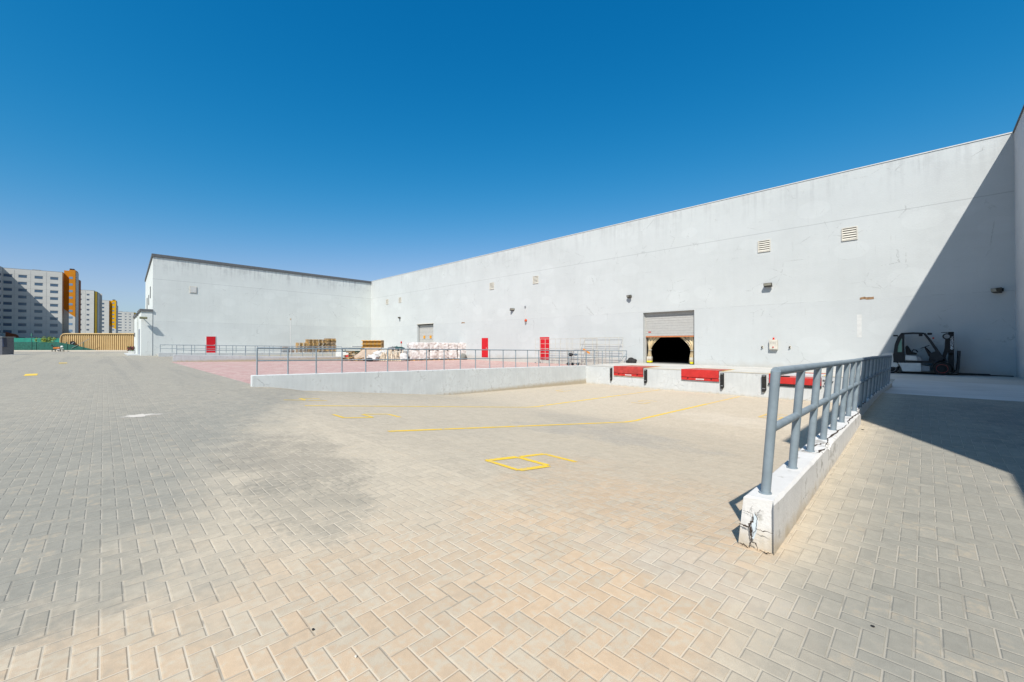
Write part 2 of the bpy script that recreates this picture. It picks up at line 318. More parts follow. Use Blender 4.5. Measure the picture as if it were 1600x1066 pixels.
# ------------------------------------------------------------------ mesh helpers
class MB:
    def __init__(s): s.v = []; s.f = []
    def add(s, vs, fs):
        o = len(s.v); s.v += [tuple(q) for q in vs]; s.f += [tuple(o+i for i in f) for f in fs]; return s
    def box(s, x0, x1, y0, y1, z0, z1):
        if x1 < x0: x0, x1 = x1, x0
        if y1 < y0: y0, y1 = y1, y0
        if z1 < z0: z0, z1 = z1, z0
        return s.add([(x0,y0,z0),(x1,y0,z0),(x1,y1,z0),(x0,y1,z0),(x0,y0,z1),(x1,y0,z1),(x1,y1,z1),(x0,y1,z1)],
            [(0,3,2,1),(4,5,6,7),(0,1,5,4),(1,2,6,5),(2,3,7,6),(3,0,4,7)])
    def obox(s, c, ax, ay, az):                      # oriented box: centre and half axes
        c, ax, ay, az = map(Vector, (c, ax, ay, az)); vs = []
        for k in (-1, 1):
            for (i, j) in ((-1,-1),(1,-1),(1,1),(-1,1)): vs.append(c+ax*i+ay*j+az*k)
        return s.add(vs, [(0,3,2,1),(4,5,6,7),(0,1,5,4),(1,2,6,5),(2,3,7,6),(3,0,4,7)])
    def bar(s, a, b, w, h=None):
        a, b = Vector(a), Vector(b); d = b-a; h = h or w
        up = Vector((0,0,1)) if abs(d.normalized().z) < .95 else Vector((0,1,0))
        x = d.cross(up).normalized(); y = x.cross(d).normalized()
        return s.obox((a+b)/2, d/2, x*w/2, y*h/2)
    def tube(s, pts, r, n=10, cap=True):
        pts = [Vector(p) for p in pts]; rs = r if isinstance(r, (list, tuple)) else [r]*len(pts)
        vs = []; fs = []; prev = None
        for i, p in enumerate(pts):
            if i == 0: d = pts[1]-p
            elif i == len(pts)-1: d = p-pts[-2]
            else: d = (pts[i+1]-p).normalized()+(p-pts[i-1]).normalized()
            d.normalize()
            if prev is None:
                up = Vector((0,0,1)) if abs(d.z) < .9 else Vector((1,0,0))
                x = d.cross(up).normalized()
            else:
                x = (prev-d*prev.dot(d)).normalized()
            prev = x; y = d.cross(x)
            for k in range(n):
                a = 2*math.pi*k/n; vs.append(p+(x*math.cos(a)+y*math.sin(a))*rs[i])
        for i in range(len(pts)-1):
            for k in range(n): fs.append((i*n+k, i*n+(k+1)%n, (i+1)*n+(k+1)%n, (i+1)*n+k))
        if cap: fs.append(tuple(range(n))[::-1]); fs.append(tuple((len(pts)-1)*n+k for k in range(n)))
        return s.add(vs, fs)
    def prism(s, poly, y0, y1):                      # polygon in XZ, extruded along Y
        n = len(poly)
        vs = [(x, y0, z) for x, z in poly]+[(x, y1, z) for x, z in poly]
        fs = [tuple(range(n)), tuple(range(2*n-1, n-1, -1))]+[(i, i+n, (i+1)%n+n, (i+1)%n) for i in range(n)]
        return s.add(vs, fs)
    def cylY(s, cx, cz, r, y0, y1, n=28):
        return s.tube([(cx, y0, cz), (cx, y1, cz)], r, n)
    def blob(s, c, sx, sy, sz, amp=.15, seed=0, n=3, boxy=.0):
        bm = bmesh.new(); bmesh.ops.create_icosphere(bm, subdivisions=n, radius=1); o = Vector((seed*7.3, seed*3.1, seed))
        for v in bm.verts:
            p = v.co.copy()
            if boxy: m = max(abs(p.x), abs(p.y), abs(p.z)); p = p.lerp(p/m, boxy)
            k = 1+amp*mnoise.noise(p*1.6+o)+amp*.5*mnoise.noise(p*4+o)
            v.co = Vector((p.x*sx*k, p.y*sy*k, p.z*sz*k))+Vector(c)
        bm.verts.index_update()
        s.add([v.co for v in bm.verts], [[v.index for v in f.verts] for f in bm.faces]); bm.free(); return s
    def build(s, name, mat, parent=None, smooth=False, bevel=0, loc=None, rz=0, fix=True):
        me = bpy.data.meshes.new(name); me.from_pydata(s.v, [], s.f); me.validate()
        if fix:
            bm = bmesh.new(); bm.from_mesh(me); bmesh.ops.recalc_face_normals(bm, faces=bm.faces)
            if bevel: bmesh.ops.bevel(bm, geom=bm.edges[:], offset=bevel, segments=2, affect='EDGES', clamp_overlap=True)
            bm.to_mesh(me); bm.free()
        if mat is not None: me.materials.append(mat)
        if smooth:
            for p in me.polygons: p.use_smooth = True
            try: me.set_sharp_from_angle(angle=R(40))
            except Exception: pass
        o = bpy.data.objects.new(name, me); COL.objects.link(o)
        if parent is not None: o.parent = parent
        if loc: o.location = loc
        o.rotation_euler.z = rz
        return o
def tag(o, label=None, cat=None, group=None, kind=None):
    if label: o['label'] = label
    if cat: o['category'] = cat
    if group: o['group'] = group
    if kind: o['kind'] = kind
    return o
def empty(name, loc, label, cat, group=None, rz=0):
    o = bpy.data.objects.new(name, None); COL.objects.link(o); o.location = loc; o.rotation_euler.z = rz
    o.empty_display_size = .3
    return tag(o, label, cat, group)
def struct(o, cat): return tag(o, None, None, None, 'structure')
def dup(root, loc, rz=None, label=None, group=None):
    r = root.copy(); COL.objects.link(r); r.location = loc
    if rz is not None: r.rotation_euler.z = rz
    if label: r['label'] = label
    if group: r['group'] = group
    for ch in list(root.children):
        c = ch.copy(); COL.objects.link(c); c.parent = r
        for g in list(ch.children):
            d = g.copy(); COL.objects.link(d); d.parent = c
    return r
def W(px, d, z=0.0):                                 # bearing of a column of the survey and a distance -> ground point
    r = (px-800)/FPX*d; c, s = math.cos(YAW), math.sin(YAW)
    return Vector((c*r-s*d, s*r+c*d, z))

# ------------------------------------------------------------------ ground
PX0, PX1, PY0, PY1 = -17.0, -1.03, 3.0, 24.3         # loading bay hollow
def lerp(v, pts):
    if v <= pts[0][0]: return pts[0][1]
    for (a, za), (b, zb) in zip(pts, pts[1:]):
        if v <= b: return za+(zb-za)*(v-a)/(b-a)
    return pts[-1][1]
def pit(Y): return lerp(Y, [(3.0, 0), (3.4, -.03), (12.1, -1.02), (12.7, -1.06), (24.3, -1.27)])
def lane(Y): return lerp(Y, [(3.5, 0), (6, .08), (9, .165), (14, .19), (15.5, .17), (20, 0)])
def redz(Y): return lerp(Y, [(4, 0), (20, -.35)])
def zone(x, y):
    if -17.12 < x < -.93 and y > 3.0:
        e = max(1-(x+17.12)/3.0, 1-(-.93-x)/.5, 0); e = min(e, 1)
        w_ = min(max((y-(3.8 if x < -9 else 3.5))/(1.6 if x < -9 else .6), 0), 1)
        return pit(y)*(1-e+e*w_)
    if x >= -.93 and x < 3.2: return lane(y)
    if -44.6 < x <= -17.12 and y > 4: return redz(y)
    return .2*min(max((-x-45)/14, 0), 1)
def sheet(name, xs, ys, keep, mat, dz=0.0):
    b = MB(); vi = {}; fs = []
    def V(x, y, cx, cy):
        e = 1e-3; h = zone(x+(e if cx > x else -e), y+(e if cy > y else -e)); key = (round(x, 4), round(y, 4), round(h, 3))
        if key not in vi: vi[key] = len(b.v); b.v.append((x, y, h+dz))
        return vi[key]
    for x0, x1 in zip(xs, xs[1:]):
        for y0, y1 in zip(ys, ys[1:]):
            cx, cy = (x0+x1)/2, (y0+y1)/2
            if keep(cx, cy): b.f.append((V(x0,y0,cx,cy), V(x1,y0,cx,cy), V(x1,y1,cx,cy), V(x0,y1,cx,cy)))
    return b.build(name, mat, fix=False)
xs = [-140, -110, -85, -75, -66, -62, -59, -52, -45, -44.6, -36, -28, -22, -17.12, -16, -15, -14, -12, -10, -8, -6, -4, -2, -1.43, -1.1, -.93, 0, 1, 2, 3.0, 3.2, 30]
ys = [-60, -30, -15, -6, -3, 0, 1, 2, 2.6, 3.0, 3.2, 3.4, 3.5, 3.8, 4, 4.4, 5, 5.4, 6, 7, 8, 9, 10, 11, 12.1, 12.4, 12.7, 14, 15.5, 16.5, 18, 20, 22, 24.3, 27, 30.5, 60]
def k_pave(x, y):
    if y > 24.3 and x > -17.12: return False
    if x > -.93 and y > 15.5: return False
    if -44.6 < x < -17.12 and y > 4: return False
    return True
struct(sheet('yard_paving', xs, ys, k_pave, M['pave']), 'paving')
struct(sheet('red_paving', xs, ys, lambda x, y: -44.6 < x < -17.12 and 4 < y < 31, M['redpave']), 'paving')
struct(sheet('concrete_apron', xs, ys, lambda x, y: -.93 < x < 3.1 and 15.5 < y < 24.3, M['apron']), 'apron')
b = MB(); B = 6000.; a0, a1, c0, c1 = -140, 30, -60, 60
b.add([(-B,-B,-.03),(B,-B,-.03),(B,B,-.03),(-B,B,-.03),(a0,c0,-.03),(a1,c0,-.03),(a1,c1,-.03),(a0,c1,-.03)], [(0,1,5,4),(1,2,6,5),(2,3,7,6),(3,0,4,7)])
struct(b.build('ground', M['sand'], fix=False), 'ground')
# pale spill on the paving
b = MB(); c = Vector((-11.93, .56)); n = 60; pts = []
for i in range(n):
    a = 2*math.pi*i/n; rr = 1+.9*mnoise.noise(Vector((math.cos(a)*3.2, math.sin(a)*3.2, 5)))
    L = .42 if math.sin(a) > 0 else .24
    p = Vector((math.cos(a)*.22*rr*(1-.55*max(math.sin(a), 0)), math.sin(a)*L*rr)); p.rotate(Matrix.Rotation(R(-3), 2)) if False else None
    pts.append((c.x+p.x, c.y+p.y-.05, .004))
b.add(pts, [tuple(range(n))])
k = N('dried_white_spill', .8); p_ = k.pos()
spill = k.out(k.mix(k.ss(k.noise(p_, 9, 5, .7), .55, .75), (.74, .68, .59), (.50, .47, .42)), .8)
struct(b.build('spill', spill, fix=False), 'spill')

# ---- painted lines and bay numbers
def strip(b, p, q, wd, zf, lift=.004, seg=1.0):
    p, q = Vector(p), Vector(q); d = q-p; L = d.length; n = max(1, int(L/seg)); nx = Vector((-d.y, d.x)).normalized()*wd/2
    row = []
    stops = sorted(set([i/n for i in range(n+1)]+[((yy-p.y)/d.y) for yy in (3.2, 3.4, 12.1, 12.4, 12.7) if abs(d.y) > 1 and min(p.y, q.y) < yy < max(p.y, q.y)]))
    for t in stops:
        c = p+d*t; e = (random.random()-.5)*wd*.12
        for s_ in (-1, 1):
            v = c+nx*s_*(1+e); row.append((v.x, v.y, zf(v.y)+lift))
    m = len(stops)
    b.add(row, [(2*i, 2*i+1, 2*i+3, 2*i+2) for i in range(m-1)])
for lx in (-6.97, -11.38):
    b = MB(); strip(b, (lx, 3.72), (lx+.03, 13.2), .125, pit, seg=.6); strip(b, (lx, 13.32), (lx, 19.4), .125, pit, seg=.6)
    struct(b.build('bay_line', M['yellow'], fix=False), 'line')
    b = MB(); strip(b, (lx, 19.5), (lx, 24.0), .12, pit, seg=.6); struct(b.build('bay_line', M['yellowfade'], fix=False), 'line')
SEG = {'4': 'fgbc', '5': 'afgcd', '6': 'afgedc'}
def digit(ch, x, y, wd, ht, mat, zf, th=.085):
    b = MB(); x1, y1, ym = x+wd, y+ht, y+ht*.5
    L = dict(a=((x, y1), (x1, y1)), g=((x+.03, ym), (x1-.03, ym)), d=((x, y), (x1, y)), f=((x, ym+.05), (x, y1)), e=((x, y), (x, ym)), b=((x1, ym+.05), (x1, y1)), c=((x1, y), (x1, ym-.03)))
    for i, s_ in enumerate(SEG[ch]):
        strip(b, *L[s_], th*(1+random.uniform(-.15, .15)), zf, lift=.003+.0006*i, seg=.1)
    return struct(b.build('bay_number', mat, fix=False), 'number')
digit('6', -4.29, 3.77, .62, 1.22, M['yellow'], pit, .10)
digit('5', -9.5, 3.71, .6, 1.35, M['yellow'], pit, .095); digit('4', -13.5, 3.65, .6, 1.2, M['yellow'], pit)
digit('6', -4.3, 17.0, .62, 1.3, M['yellowfade'], pit); digit('5', -9.5, 17.1, .62, 1.3, M['yellowfade'], pit)
digit('4', -15.1, 17.9, .62, 1.3, M['yellowfade'], pit)
for (x0, x1, y0, y1) in ((-48.4, -46.6, -2.6, -2.0), (-32.2, -30.4, -2.9, -2.3)):
    b = MB(); strip(b, (x0, (y0+y1)/2), (x1, (y0+y1)/2+.1), (.42), lambda y: zone(x0+.9, y), .006); struct(b.build('yard_line', M['yellow'], fix=False), 'line')

# ------------------------------------------------------------------ ramp walls and railings
def long_wall(name, prof, x0, x1, mat, label, base=-1.6, jog=None, skew=0, bat=0):
    """wall running along Y: prof = [(y, top z)]"""
    b = MB(); vs = []; fs = []
    ys_ = []
    for (a, _), (c_, _) in zip(prof, prof[1:]):
        n_ = max(1, int((c_-a)/(.11 if bat else .5))); ys_ += [a+(c_-a)*i/n_ for i in range(n_)]
    ys_.append(prof[-1][0])
    for i, y in enumerate(ys_):
        zt = lerp(y, prof); j = jog(y) if jog else 0
        yb = y-(.03 if i == 0 else 0)
        wob = .006*mnoise.noise(Vector((y*1.3, x0, 0)))
        chip = 0
        if bat:
            chip = .006*abs(mnoise.noise(Vector((y*9, 3, 0))))+max(0, mnoise.noise(Vector((y*3.1, 9, 2)))-.22)*.10
        vs += [(x0-bat, yb, base), (x1+j, yb+(skew if i == 0 else 0), base), (x1+j+wob, y+(skew if i == 0 else 0), zt-.018-chip), (x1+j-.018-chip, y+.012*(i == 0), zt), (x0+.018, y+.012*(i == 0), zt), (x0+wob, y, zt-.018)]
    m = len(ys_)
    for i in range(m-1):
        for k in range(6): fs.append((i*6+k, i*6+(k+1)%6, (i+1)*6+(k+1)%6, (i+1)*6+k))
    fs += [tuple(range(6)), tuple((m-1)*6+k for k in range(6))]
    b.add(vs, fs); o = b.build(name, mat)
    return tag(o, label, 'ramp wall')
rw = long_wall('ramp_wall', [(3.52, .38), (8, .38), (13.5, .34), (20.2, .165)], -.995, -.785, M['kerb'],
    'cracked white kerb wall carrying the nearest railing between bay and lane', jog=lambda y: 0 if y < 9.3 else -.07, skew=-.035, bat=.2)
long_wall('ramp_wall', [(3.78, .41), (9.5, .285), (15, .19), (24.3, .0)], -17.22, -16.98, M['pitwall'],
    'long grey retaining wall between sunken bay and red paving', skew=0)
long_wall('ramp_wall', [(4.15, .62), (11.5, .33), (18.3, .15)], -44.75, -44.5, M['kerbL'], 'low grey kerb wall at the far edge of the red paving', base=-.6)
long_wall('ramp_wall', [(4.1, .60), (9, .5), (23.5, .34)], -57.2, -56.95, M['kerbL'], 'farthest low kerb wall in front of the raised walkway with red door', base=-.6)
# raised walkway along the wing
b = MB(); b.add([(-62.7, 4.3, .42), (-57.2, 4.3, .42), (-57.2, 30.5, .28), (-62.7, 30.5, .28), (-62.7, 4.3, -.5), (-57.2, 4.3, -.5), (-57.2, 30.5, -.5), (-62.7, 30.5, -.5)],
    [(0,1,2,3),(4,7,6,5),(0,4,5,1),(1,5,6,2),(2,6,7,3),(3,7,4,0)])
struct(b.build('walkway', M['slab']), 'walkway')
b = MB(); b.box(-57.2, -44.6, 23.5, 30.5, -.5, .27); struct(b.build('platform', M['slab']), 'platform')

def railing(name, x, yposts, ztop, zbase, r, label, lean=0.0, end=None, rpost=None, brace=None):
    rpost = rpost or r
    root = empty(name, (x, yposts[0], zbase(yposts[0])), label, 'railing')
    ox, oy, oz = root.location
    def L(p): return (p[0]-ox, p[1]-oy, p[2]-oz)
    for i, y in enumerate(yposts):
        b = MB(); zb, zt = zbase(y)-.03, ztop(y)
        b.tube([L((x, y, zb)), L((x+lean, y, zt))], rpost, 14)
        if r > .02 and i < 8: b.tube([L((x, y, zbase(y)-.02)), L((x, y, zbase(y)+.008))], rpost*1.35, 14)
        b.build('post', M['rail'], root, smooth=True)
    ye = end or yposts[-1]
    def line(fz, xo, nm, rr):
        pts = []; ys2 = sorted(set([yposts[0]-0.0, ye]+list(yposts)))
        for y in ys2: pts.append(L((x+xo, y, fz(y))))
        b = MB(); b.tube(pts, rr, 14); b.build(nm, M['rail'], root, smooth=True)
    line(lambda y: ztop(y), lean, 'top_rail', r)
    line(lambda y: zbase(y)+(ztop(y)-zbase(y))*.53, lean*.53, 'mid_rail', r*.92)
    if brace:
        b = MB(); b.tube([L(brace[0]), L(brace[1])], r*.8, 8); b.build('brace', M['rail'], root, smooth=True)
    return root
yp = [3.68, 4.6, 5.45, 6.25, 7.02, 7.8, 8.55, 9.35, 10.25, 11.0, 11.9, 12.75, 13.6, 14.5, 15.5, 16.4, 17.4, 18.6]
railing('handrail', -.89, yp, lambda y: lerp(y, [(3.68, 1.335), (8, 1.275), (12, 1.24), (19.7, 1.12)]), lambda y: lerp(y, [(3.5, .38), (8, .38), (13.5, .34), (20.2, .165)]),
    .034, 'blue grey tube railing on the cracked white kerb, nearest the viewer', lean=.075)
yp = [3.95+1.027*i for i in range(24)]+[27.9, 28.9, 30.1]
def ztl(y): return lerp(y, [(3.95, 1.39), (24, 1.05), (30.1, .97)])
railing('handrail', -17.1, yp, ztl, lambda y: lerp(y, [(3.78, .41), (9.5, .285), (15, .19), (24.3, 0), (30, -.0)]), .026,
    'long blue grey railing on the retaining wall running back to the main wall', brace=((-17.1, 28.9, .0), (-17.1, 30.1, .75)))
yp = [4.38+.995*i for i in range(15)]
railing('handrail', -44.62, yp, lambda y: lerp(y, [(4.38, 1.43), (18.3, 1.2)]), lambda y: lerp(y, [(4.15, .62), (5, .47), (11.5, .33), (18.3, .15)]), .026, 'thin railing on the low kerb wall at the far side of the red paving')
yp = [4.25+.97*i for i in range(20)]
railing('handrail', -57.08, yp, lambda y: lerp(y, [(4.25, 1.43), (23, 1.11)]), lambda y: lerp(y, [(4.1, .58), (9, .5), (23.5, .34)]), .026, 'farthest thin railing beside the raised walkway under the red door')

# cracks in the near kerb: broken openings following the photo
def ribbon(b, pts, wds, nrm, off=.002):
    nrm = Vector(nrm); P = [Vector(p)+nrm*off for p in pts]; vs = []
    for i, p in enumerate(P):
        d = (P[min(i+1, len(P)-1)]-P[max(i-1, 0)]).normalized(); s_ = d.cross(nrm).normalized()*wds[i]/2
        vs += [p+s_, p-s_]
    b.add(vs, [(2*i, 2*i+1, 2*i+3, 2*i+2) for i in range(len(P)-1)])
def jag(pts, w0, w1, n=6, amp=.005, ax=(1, 0, 1)):
    out = []
    for a, c in zip(pts, pts[1:]):
        a, c = Vector(a), Vector(c)
        for i in range(n):
            out.append(a.lerp(c, i/n)+Vector((random.uniform(-amp, amp)*ax[0], random.uniform(-amp, amp)*ax[1], random.uniform(-amp, amp)*ax[2])))
    out.append(Vector(pts[-1])); m = len(out)
    return out, [max(.0008, (w0+(w1-w0)*abs(2*i/(m-1)-1))*random.uniform(.7, 1.6)) for i in range(m)]
cb = MB()
X0, X1 = -1.0, -.785
def F(u, v):                                           # face coordinates 0..1 on the sloping end face
    xl = X0-.038*(1-v); x = xl+(X1-xl)*u; z = .38*v; t = u
    return (x, 3.49-.035*t+.03*v, z)
FN = (-.13, -1, .08)
for pts, w0, w1 in [
    ([F(.36, .68), F(.40, .56), F(.30, .46), F(.36, .34), F(.42, .20), F(.36, .02)], .014, .003),
    ([F(0, .42), F(.18, .40), F(.30, .40)], .012, .005),
    ([F(.45, .72), F(.52, .62), F(.50, .42), F(.42, .24)], .004, .002),
    ([F(.50, .42), F(.72, .42), F(.99, .44)], .005, .002),
    ([F(.08, .70), F(.24, .69), F(.36, .68)], .003, .001),
    ([F(.36, .68), F(.30, .78), F(.36, .84)], .002, .001),
    ([F(.46, .68), F(.58, .80), F(.70, .79)], .003, .001),
    ([F(.42, .14), F(.53, .15), F(.60, .02)], .007, .003),
    ([F(.37, .12), F(.44, .03)], .003, .001), ([F(.03, .02), F(.2, .04), F(.34, .0)], .008, .004), ([F(.62, .05), F(.8, .03), F(.97, .05)], .007, .004)]:
    p_, w_ = jag(pts, w0, w1); ribbon(cb, p_, w_, FN, .006)
cb.build('crack', M['crack'], rw, fix=False)
cb = MB()
tz = lambda y: lerp(y, [(3.5, .38), (8, .38), (13.5, .34), (20.2, .165)])
for pts in [[(-.80, 5.9), (-.86, 6.4), (-.82, 7.1), (-.80, 7.6)], [(-.80, 7.7), (-.845, 8.2), (-.80, 8.9), (-.82, 9.3)], [(-.86, 9.5), (-.885, 10.2), (-.87, 11), (-.93, 11.8), (-.90, 12.6)],
            [(-.87, 12.6), (-.9, 13.8), (-.87, 15)], [(-.95, 5.4), (-.90, 5.8), (-.84, 6.0)], [(-.82, 5.4), (-.79, 5.7)]]:
    P3 = [(x, y, tz(y)) for x, y in pts]; p_, w_ = jag(P3, .022, .005, 6, .014, (1, .5, 0)); ribbon(cb, [(q.x, q.y, tz(q.y)) for q in p_], w_, (0, 0, 1), .003)
cb.build('crack', M['crack'], rw, fix=False)
# exposed paler patch in the end face
b = MB(); pts = [F(.40, .70), F(.50, .66), F(.54, .56), F(.53, .38), F(.46, .20), F(.40, .22), F(.42, .36), F(.36, .46), F(.42, .58)]
b.add([Vector(p)+Vector(FN)*.003 for p in pts], [tuple(range(len(pts)))]); b.build('patch', plain('bluish_old_paint', (.66, .74, .78), .7), rw, fix=False)

# ------------------------------------------------------------------ warehouse
HW = 11.53
wh = empty('warehouse', (-20, 30.5, 0), 'long white warehouse wall with open shutter door behind the loading dock', 'warehouse')
def wb(b, name, mat, root=None, **k):                  # build in world coordinates under a root Empty
    root = root or wh; lo = root.location
    if abs(root.rotation_euler.z) < 1e-9: b.v = [(x-lo.x, y-lo.y, z-lo.z) for x, y, z in b.v]
    return b.build(name, mat, root, **k)
DX0, DX1, DZ1 = -15.86, -11.86, 4.0
EX0, EX1 = -49.1, -45.25
Yw = 30.5; th = .35
b = MB()
cols = [-62.9, EX0, EX1, DX0, DX1, 20]
# front skin with openings, jambs included by thickness
def pane(x0, x1, z0, z1): b.box(x0, x1, Yw, Yw+th, z0, z1)
b.box(-62.9, 20, Yw, Yw+th, 4.16, HW); b.box(-62.9, EX0, Yw, Yw+th, -1, 4.16); b.box(EX1, DX0, Yw, Yw+th, -1, 4.16)
b.box(DX0, DX1, Yw, Yw+th, 4.0, 4.16); b.box(DX1, 20, Yw, Yw+th, -1, 4.16); b.box(EX0, EX1, Yw, Yw+th, -1, 0)
b.box(-62.9, 20, 75, 75.35, -1, HW); b.box(19.65, 20, Yw+th, 75, -1, HW)
bm = bmesh.new(); me = bpy.data.meshes.new('t')
wb(b, 'wall', M['wall'])
b = MB(); b.box(-62.9, 20, Yw-.03, Yw+.42, HW, HW+.05); wb(b, 'parapet_cap', M['white'])
b = MB(); b.box(-62.8, 19.9, Yw+.42, 75, HW-.6, HW-.45); wb(b, 'roof', M['grey'])
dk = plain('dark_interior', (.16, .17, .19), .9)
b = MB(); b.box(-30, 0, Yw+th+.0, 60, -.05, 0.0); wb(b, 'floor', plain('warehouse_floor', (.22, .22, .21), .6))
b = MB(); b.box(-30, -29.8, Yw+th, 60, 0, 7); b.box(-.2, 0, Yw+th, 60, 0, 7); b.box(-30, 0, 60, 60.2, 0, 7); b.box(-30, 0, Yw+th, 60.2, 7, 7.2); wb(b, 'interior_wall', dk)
b = MB()
for i in range(7): b.box(-28+i*4, -27.9+i*4, 50, 59, 0, 5.5); b.box(-28+i*4, -24+i*4, 52, 53, 2, 2.12)
wb(b, 'storage_rack', plain('rack', (.10, .12, .16), .6))
b = MB(); b.box(DX0, DX1, Yw+.002, Yw+th-.002, -.06, -.001); wb(b, 'threshold', M['slab'])
# open door: frame, shutter, bottom seal
b = MB(); b.box(DX0, DX0+.07, Yw+.26, Yw+.5, 0, 4.0); b.box(DX1-.12, DX1, Yw+.26, Yw+.5, 0, 4.0); b.box(DX0+.07, DX1-.12, Yw+.30, Yw+.5, 3.9, 4.0); wb(b, 'door_frame', M['shutter'])
sh = MB(); z = 2.14; n = 9; hh = (3.9-z)/n
for i in range(n): sh.box(DX0+.07, DX1-.12, Yw+.30, Yw+.36, z+hh*i+.012, z+hh*(i+1)-.004)
sh.box(DX0+.075, DX1-.125, Yw+.325, Yw+.35, z+.005, 3.899)
sho = wb(sh, 'roller_shutter', M['shutter'])
b = MB(); b.box(DX0+.1, DX1-.1, Yw+.27, Yw+.38, 2.05, 2.14); wb(b, 'bottom_seal', M['orange'])
b = MB(); b.box(DX0+.3, DX0+.52, Yw+.285, Yw+.3, 2.42, 2.50); wb(b, 'warning_sticker', M['red'])
# closed door at the far end
b = MB(); b.box(EX0+.1, EX1-.1, Yw+.30, Yw+.36, 0, 4.05)
for i in range(8): b.box(EX0+.1, EX1-.1, Yw+.285, Yw+.3, .1+.5*i, .12+.5*i)
wb(b, 'sectional_door', M['shutter'])
for x in (-48.0, -46.5):
    b = MB(); b.box(x, x+.42, Yw+.25, Yw+.28, 2.25, 2.62); wb(b, 'sticker', plain('amber_sticker', (.80, .36, .02), .6))
b = MB(); b.box(EX0-.05, EX1+.05, Yw-.06, Yw-.0, 4.16, 4.24); wb(b, 'door_hood', M['cream'])
# red fire doors in the main wall
for (x0, x1) in ((-35.5, -34.55), (-26.72, -25.65)):
    b = MB(); b.box(x0-.06, x1+.06, Yw-.02, Yw+.03, .0, 2.18); fr = wb(b, 'door_frame', M['reddoor'])
    b = MB(); b.box(x0, x1, Yw-.045, Yw-.02, .06, 2.1); d_ = wb(b, 'door', M['reddoor'])
    b = MB(); b.box(x1-.2, x1-.05, Yw-.09, Yw-.045, 1.0, 1.06); h_ = wb(b, 'handle', M['steel']);
# louvred vents
def vent(x, z, wx, wz, y=None, root=None, plane='Y'):
    y = Yw if y is None else y
    b = MB(); t = .05
    b.box(x, x+wx, y-.05, y-.0, z, z+t); b.box(x, x+wx, y-.05, y, z+wz-t, z+wz); b.box(x, x+t, y-.05, y, z+t, z+wz-t); b.box(x+wx-t, x+wx, y-.05, y, z+t, z+wz-t)
    n = 5
    for i in range(n):
        zc = z+t+(wz-2*t)*(i+.5)/n; b.add([(x+t, y-.045, zc-.05), (x+wx-t, y-.045, zc-.05), (x+wx-t, y-.005, zc+.04), (x+t, y-.005, zc+.04), (x+t, y-.042, zc-.055), (x+wx-t, y-.042, zc-.055), (x+wx-t, y-.002, zc+.035), (x+t, y-.002, zc+.035)],
            [(0,1,2,3),(7,6,5,4),(0,4,5,1),(1,5,6,2),(2,6,7,3),(3,7,4,0)])
    v = wb(b, 'louvre_vent', M['cream'], root)
    return v
bk = plain('vent_painted_shade', (.10, .09, .08), .8)  # dark sheet painted as the shade behind the louvre slats
for (x, z) in ((-7.74, 7.52), (-3.42, 7.50), (-34.2, 7.55), (-27.7, 7.52), (-57.9, 7.5), (-54.1, 7.5)):
    v_ = vent(x, z, .72, .76); b0 = MB(); b0.box(x+.04, x+.68, Yw-.006, Yw-.003, z+.04, z+.72); b0.v = [(p-wh.location.x, q-wh.location.y, t-wh.location.z) for p, q, t in b0.v]; b0.build('shade_backing', bk, v_)
# exposed brick where render fell off, above former openings
for (x, z) in ((-39.3, 3.98), (-2.62, 4.05)):
    b = MB(); P8 = [(x+i*.1, z+random.uniform(-.03, .03)) for i in range(7)]+[(x+.6-i*.1, z+.13+random.uniform(-.03, .02)) for i in range(7)]
    b.prism(P8, Yw-.012, Yw+.0); wb(b, 'render_patch', M['brown'])
for (x0, x1, z0, z1) in ((-2.75, -2.55, 1.9, 3.2), (-2.8, -2.5, .02, .06)):
    b = MB(); b.box(x0, x1, Yw-.006, Yw, z0, z1); wb(b, 'render_patch', M['white'])

# things on the wall
def flood(x, z, label, size=.34, tilt=0, y=Yw):
    root = empty('floodlight', (x, y, z), label, 'floodlight', 'floodlights on the warehouse walls')
    b = MB(); s_ = size
    b.add([(-s_*.5, -.32, -.10), (s_*.5, -.32, -.10), (s_*.5, -.12, -.16), (-s_*.5, -.12, -.16), (-s_*.5, -.36, .08), (s_*.5, -.36, .08), (s_*.42, -.10, .12), (-s_*.42, -.10, .12)],
        [(0,3,2,1),(4,5,6,7),(0,1,5,4),(1,2,6,5),(2,3,7,6),(3,0,4,7)])
    b.build('housing', M['bronze'], root, bevel=.01)
    b = MB(); b.add([(-s_*.42, -.328, -.08), (s_*.42, -.328, -.08), (s_*.42, -.363, .062), (-s_*.42, -.363, .062)], [(0,1,2,3)]); b.v = [(x_, y_-.004, z_) for x_, y_, z_ in b.v]; b.build('lens', M['lens'], root, fix=False)
    b = MB(); b.box(-.03, .03, -.14, 0, -.03, .03); b.box(-.08, .08, -.02, 0, -.08, .08); b.build('bracket', M['bronze'], root)
    return root
flood(-7.12, 5.35, 'square bronze floodlight right of the open shutter door, high on the sunlit wall', .46)
flood(-16.9, 5.4, 'small floodlight just above left of the open shutter door', .34).rotation_euler.z = R(-25)
flood(-30.7, 5.15, 'floodlight between the two wall mounted red doors', .5).rotation_euler.z = R(50)
flood(-53.6, 5.3, 'farthest floodlight on the long wall left of the closed door', .55).rotation_euler.z = R(-40)
flood(2.6, 4.12, 'floodlight in the shaded corner above right of the forklift', .3).rotation_euler.z = R(-55)
r_ = empty('control_box', (-6.85, Yw, 1.18), 'cream control box with red lamp on top beside two sockets', 'control box')
b = MB(); b.box(-.23, .23, -.2, 0, -.02, .62); b.build('case', M['cream'], r_, bevel=.012)
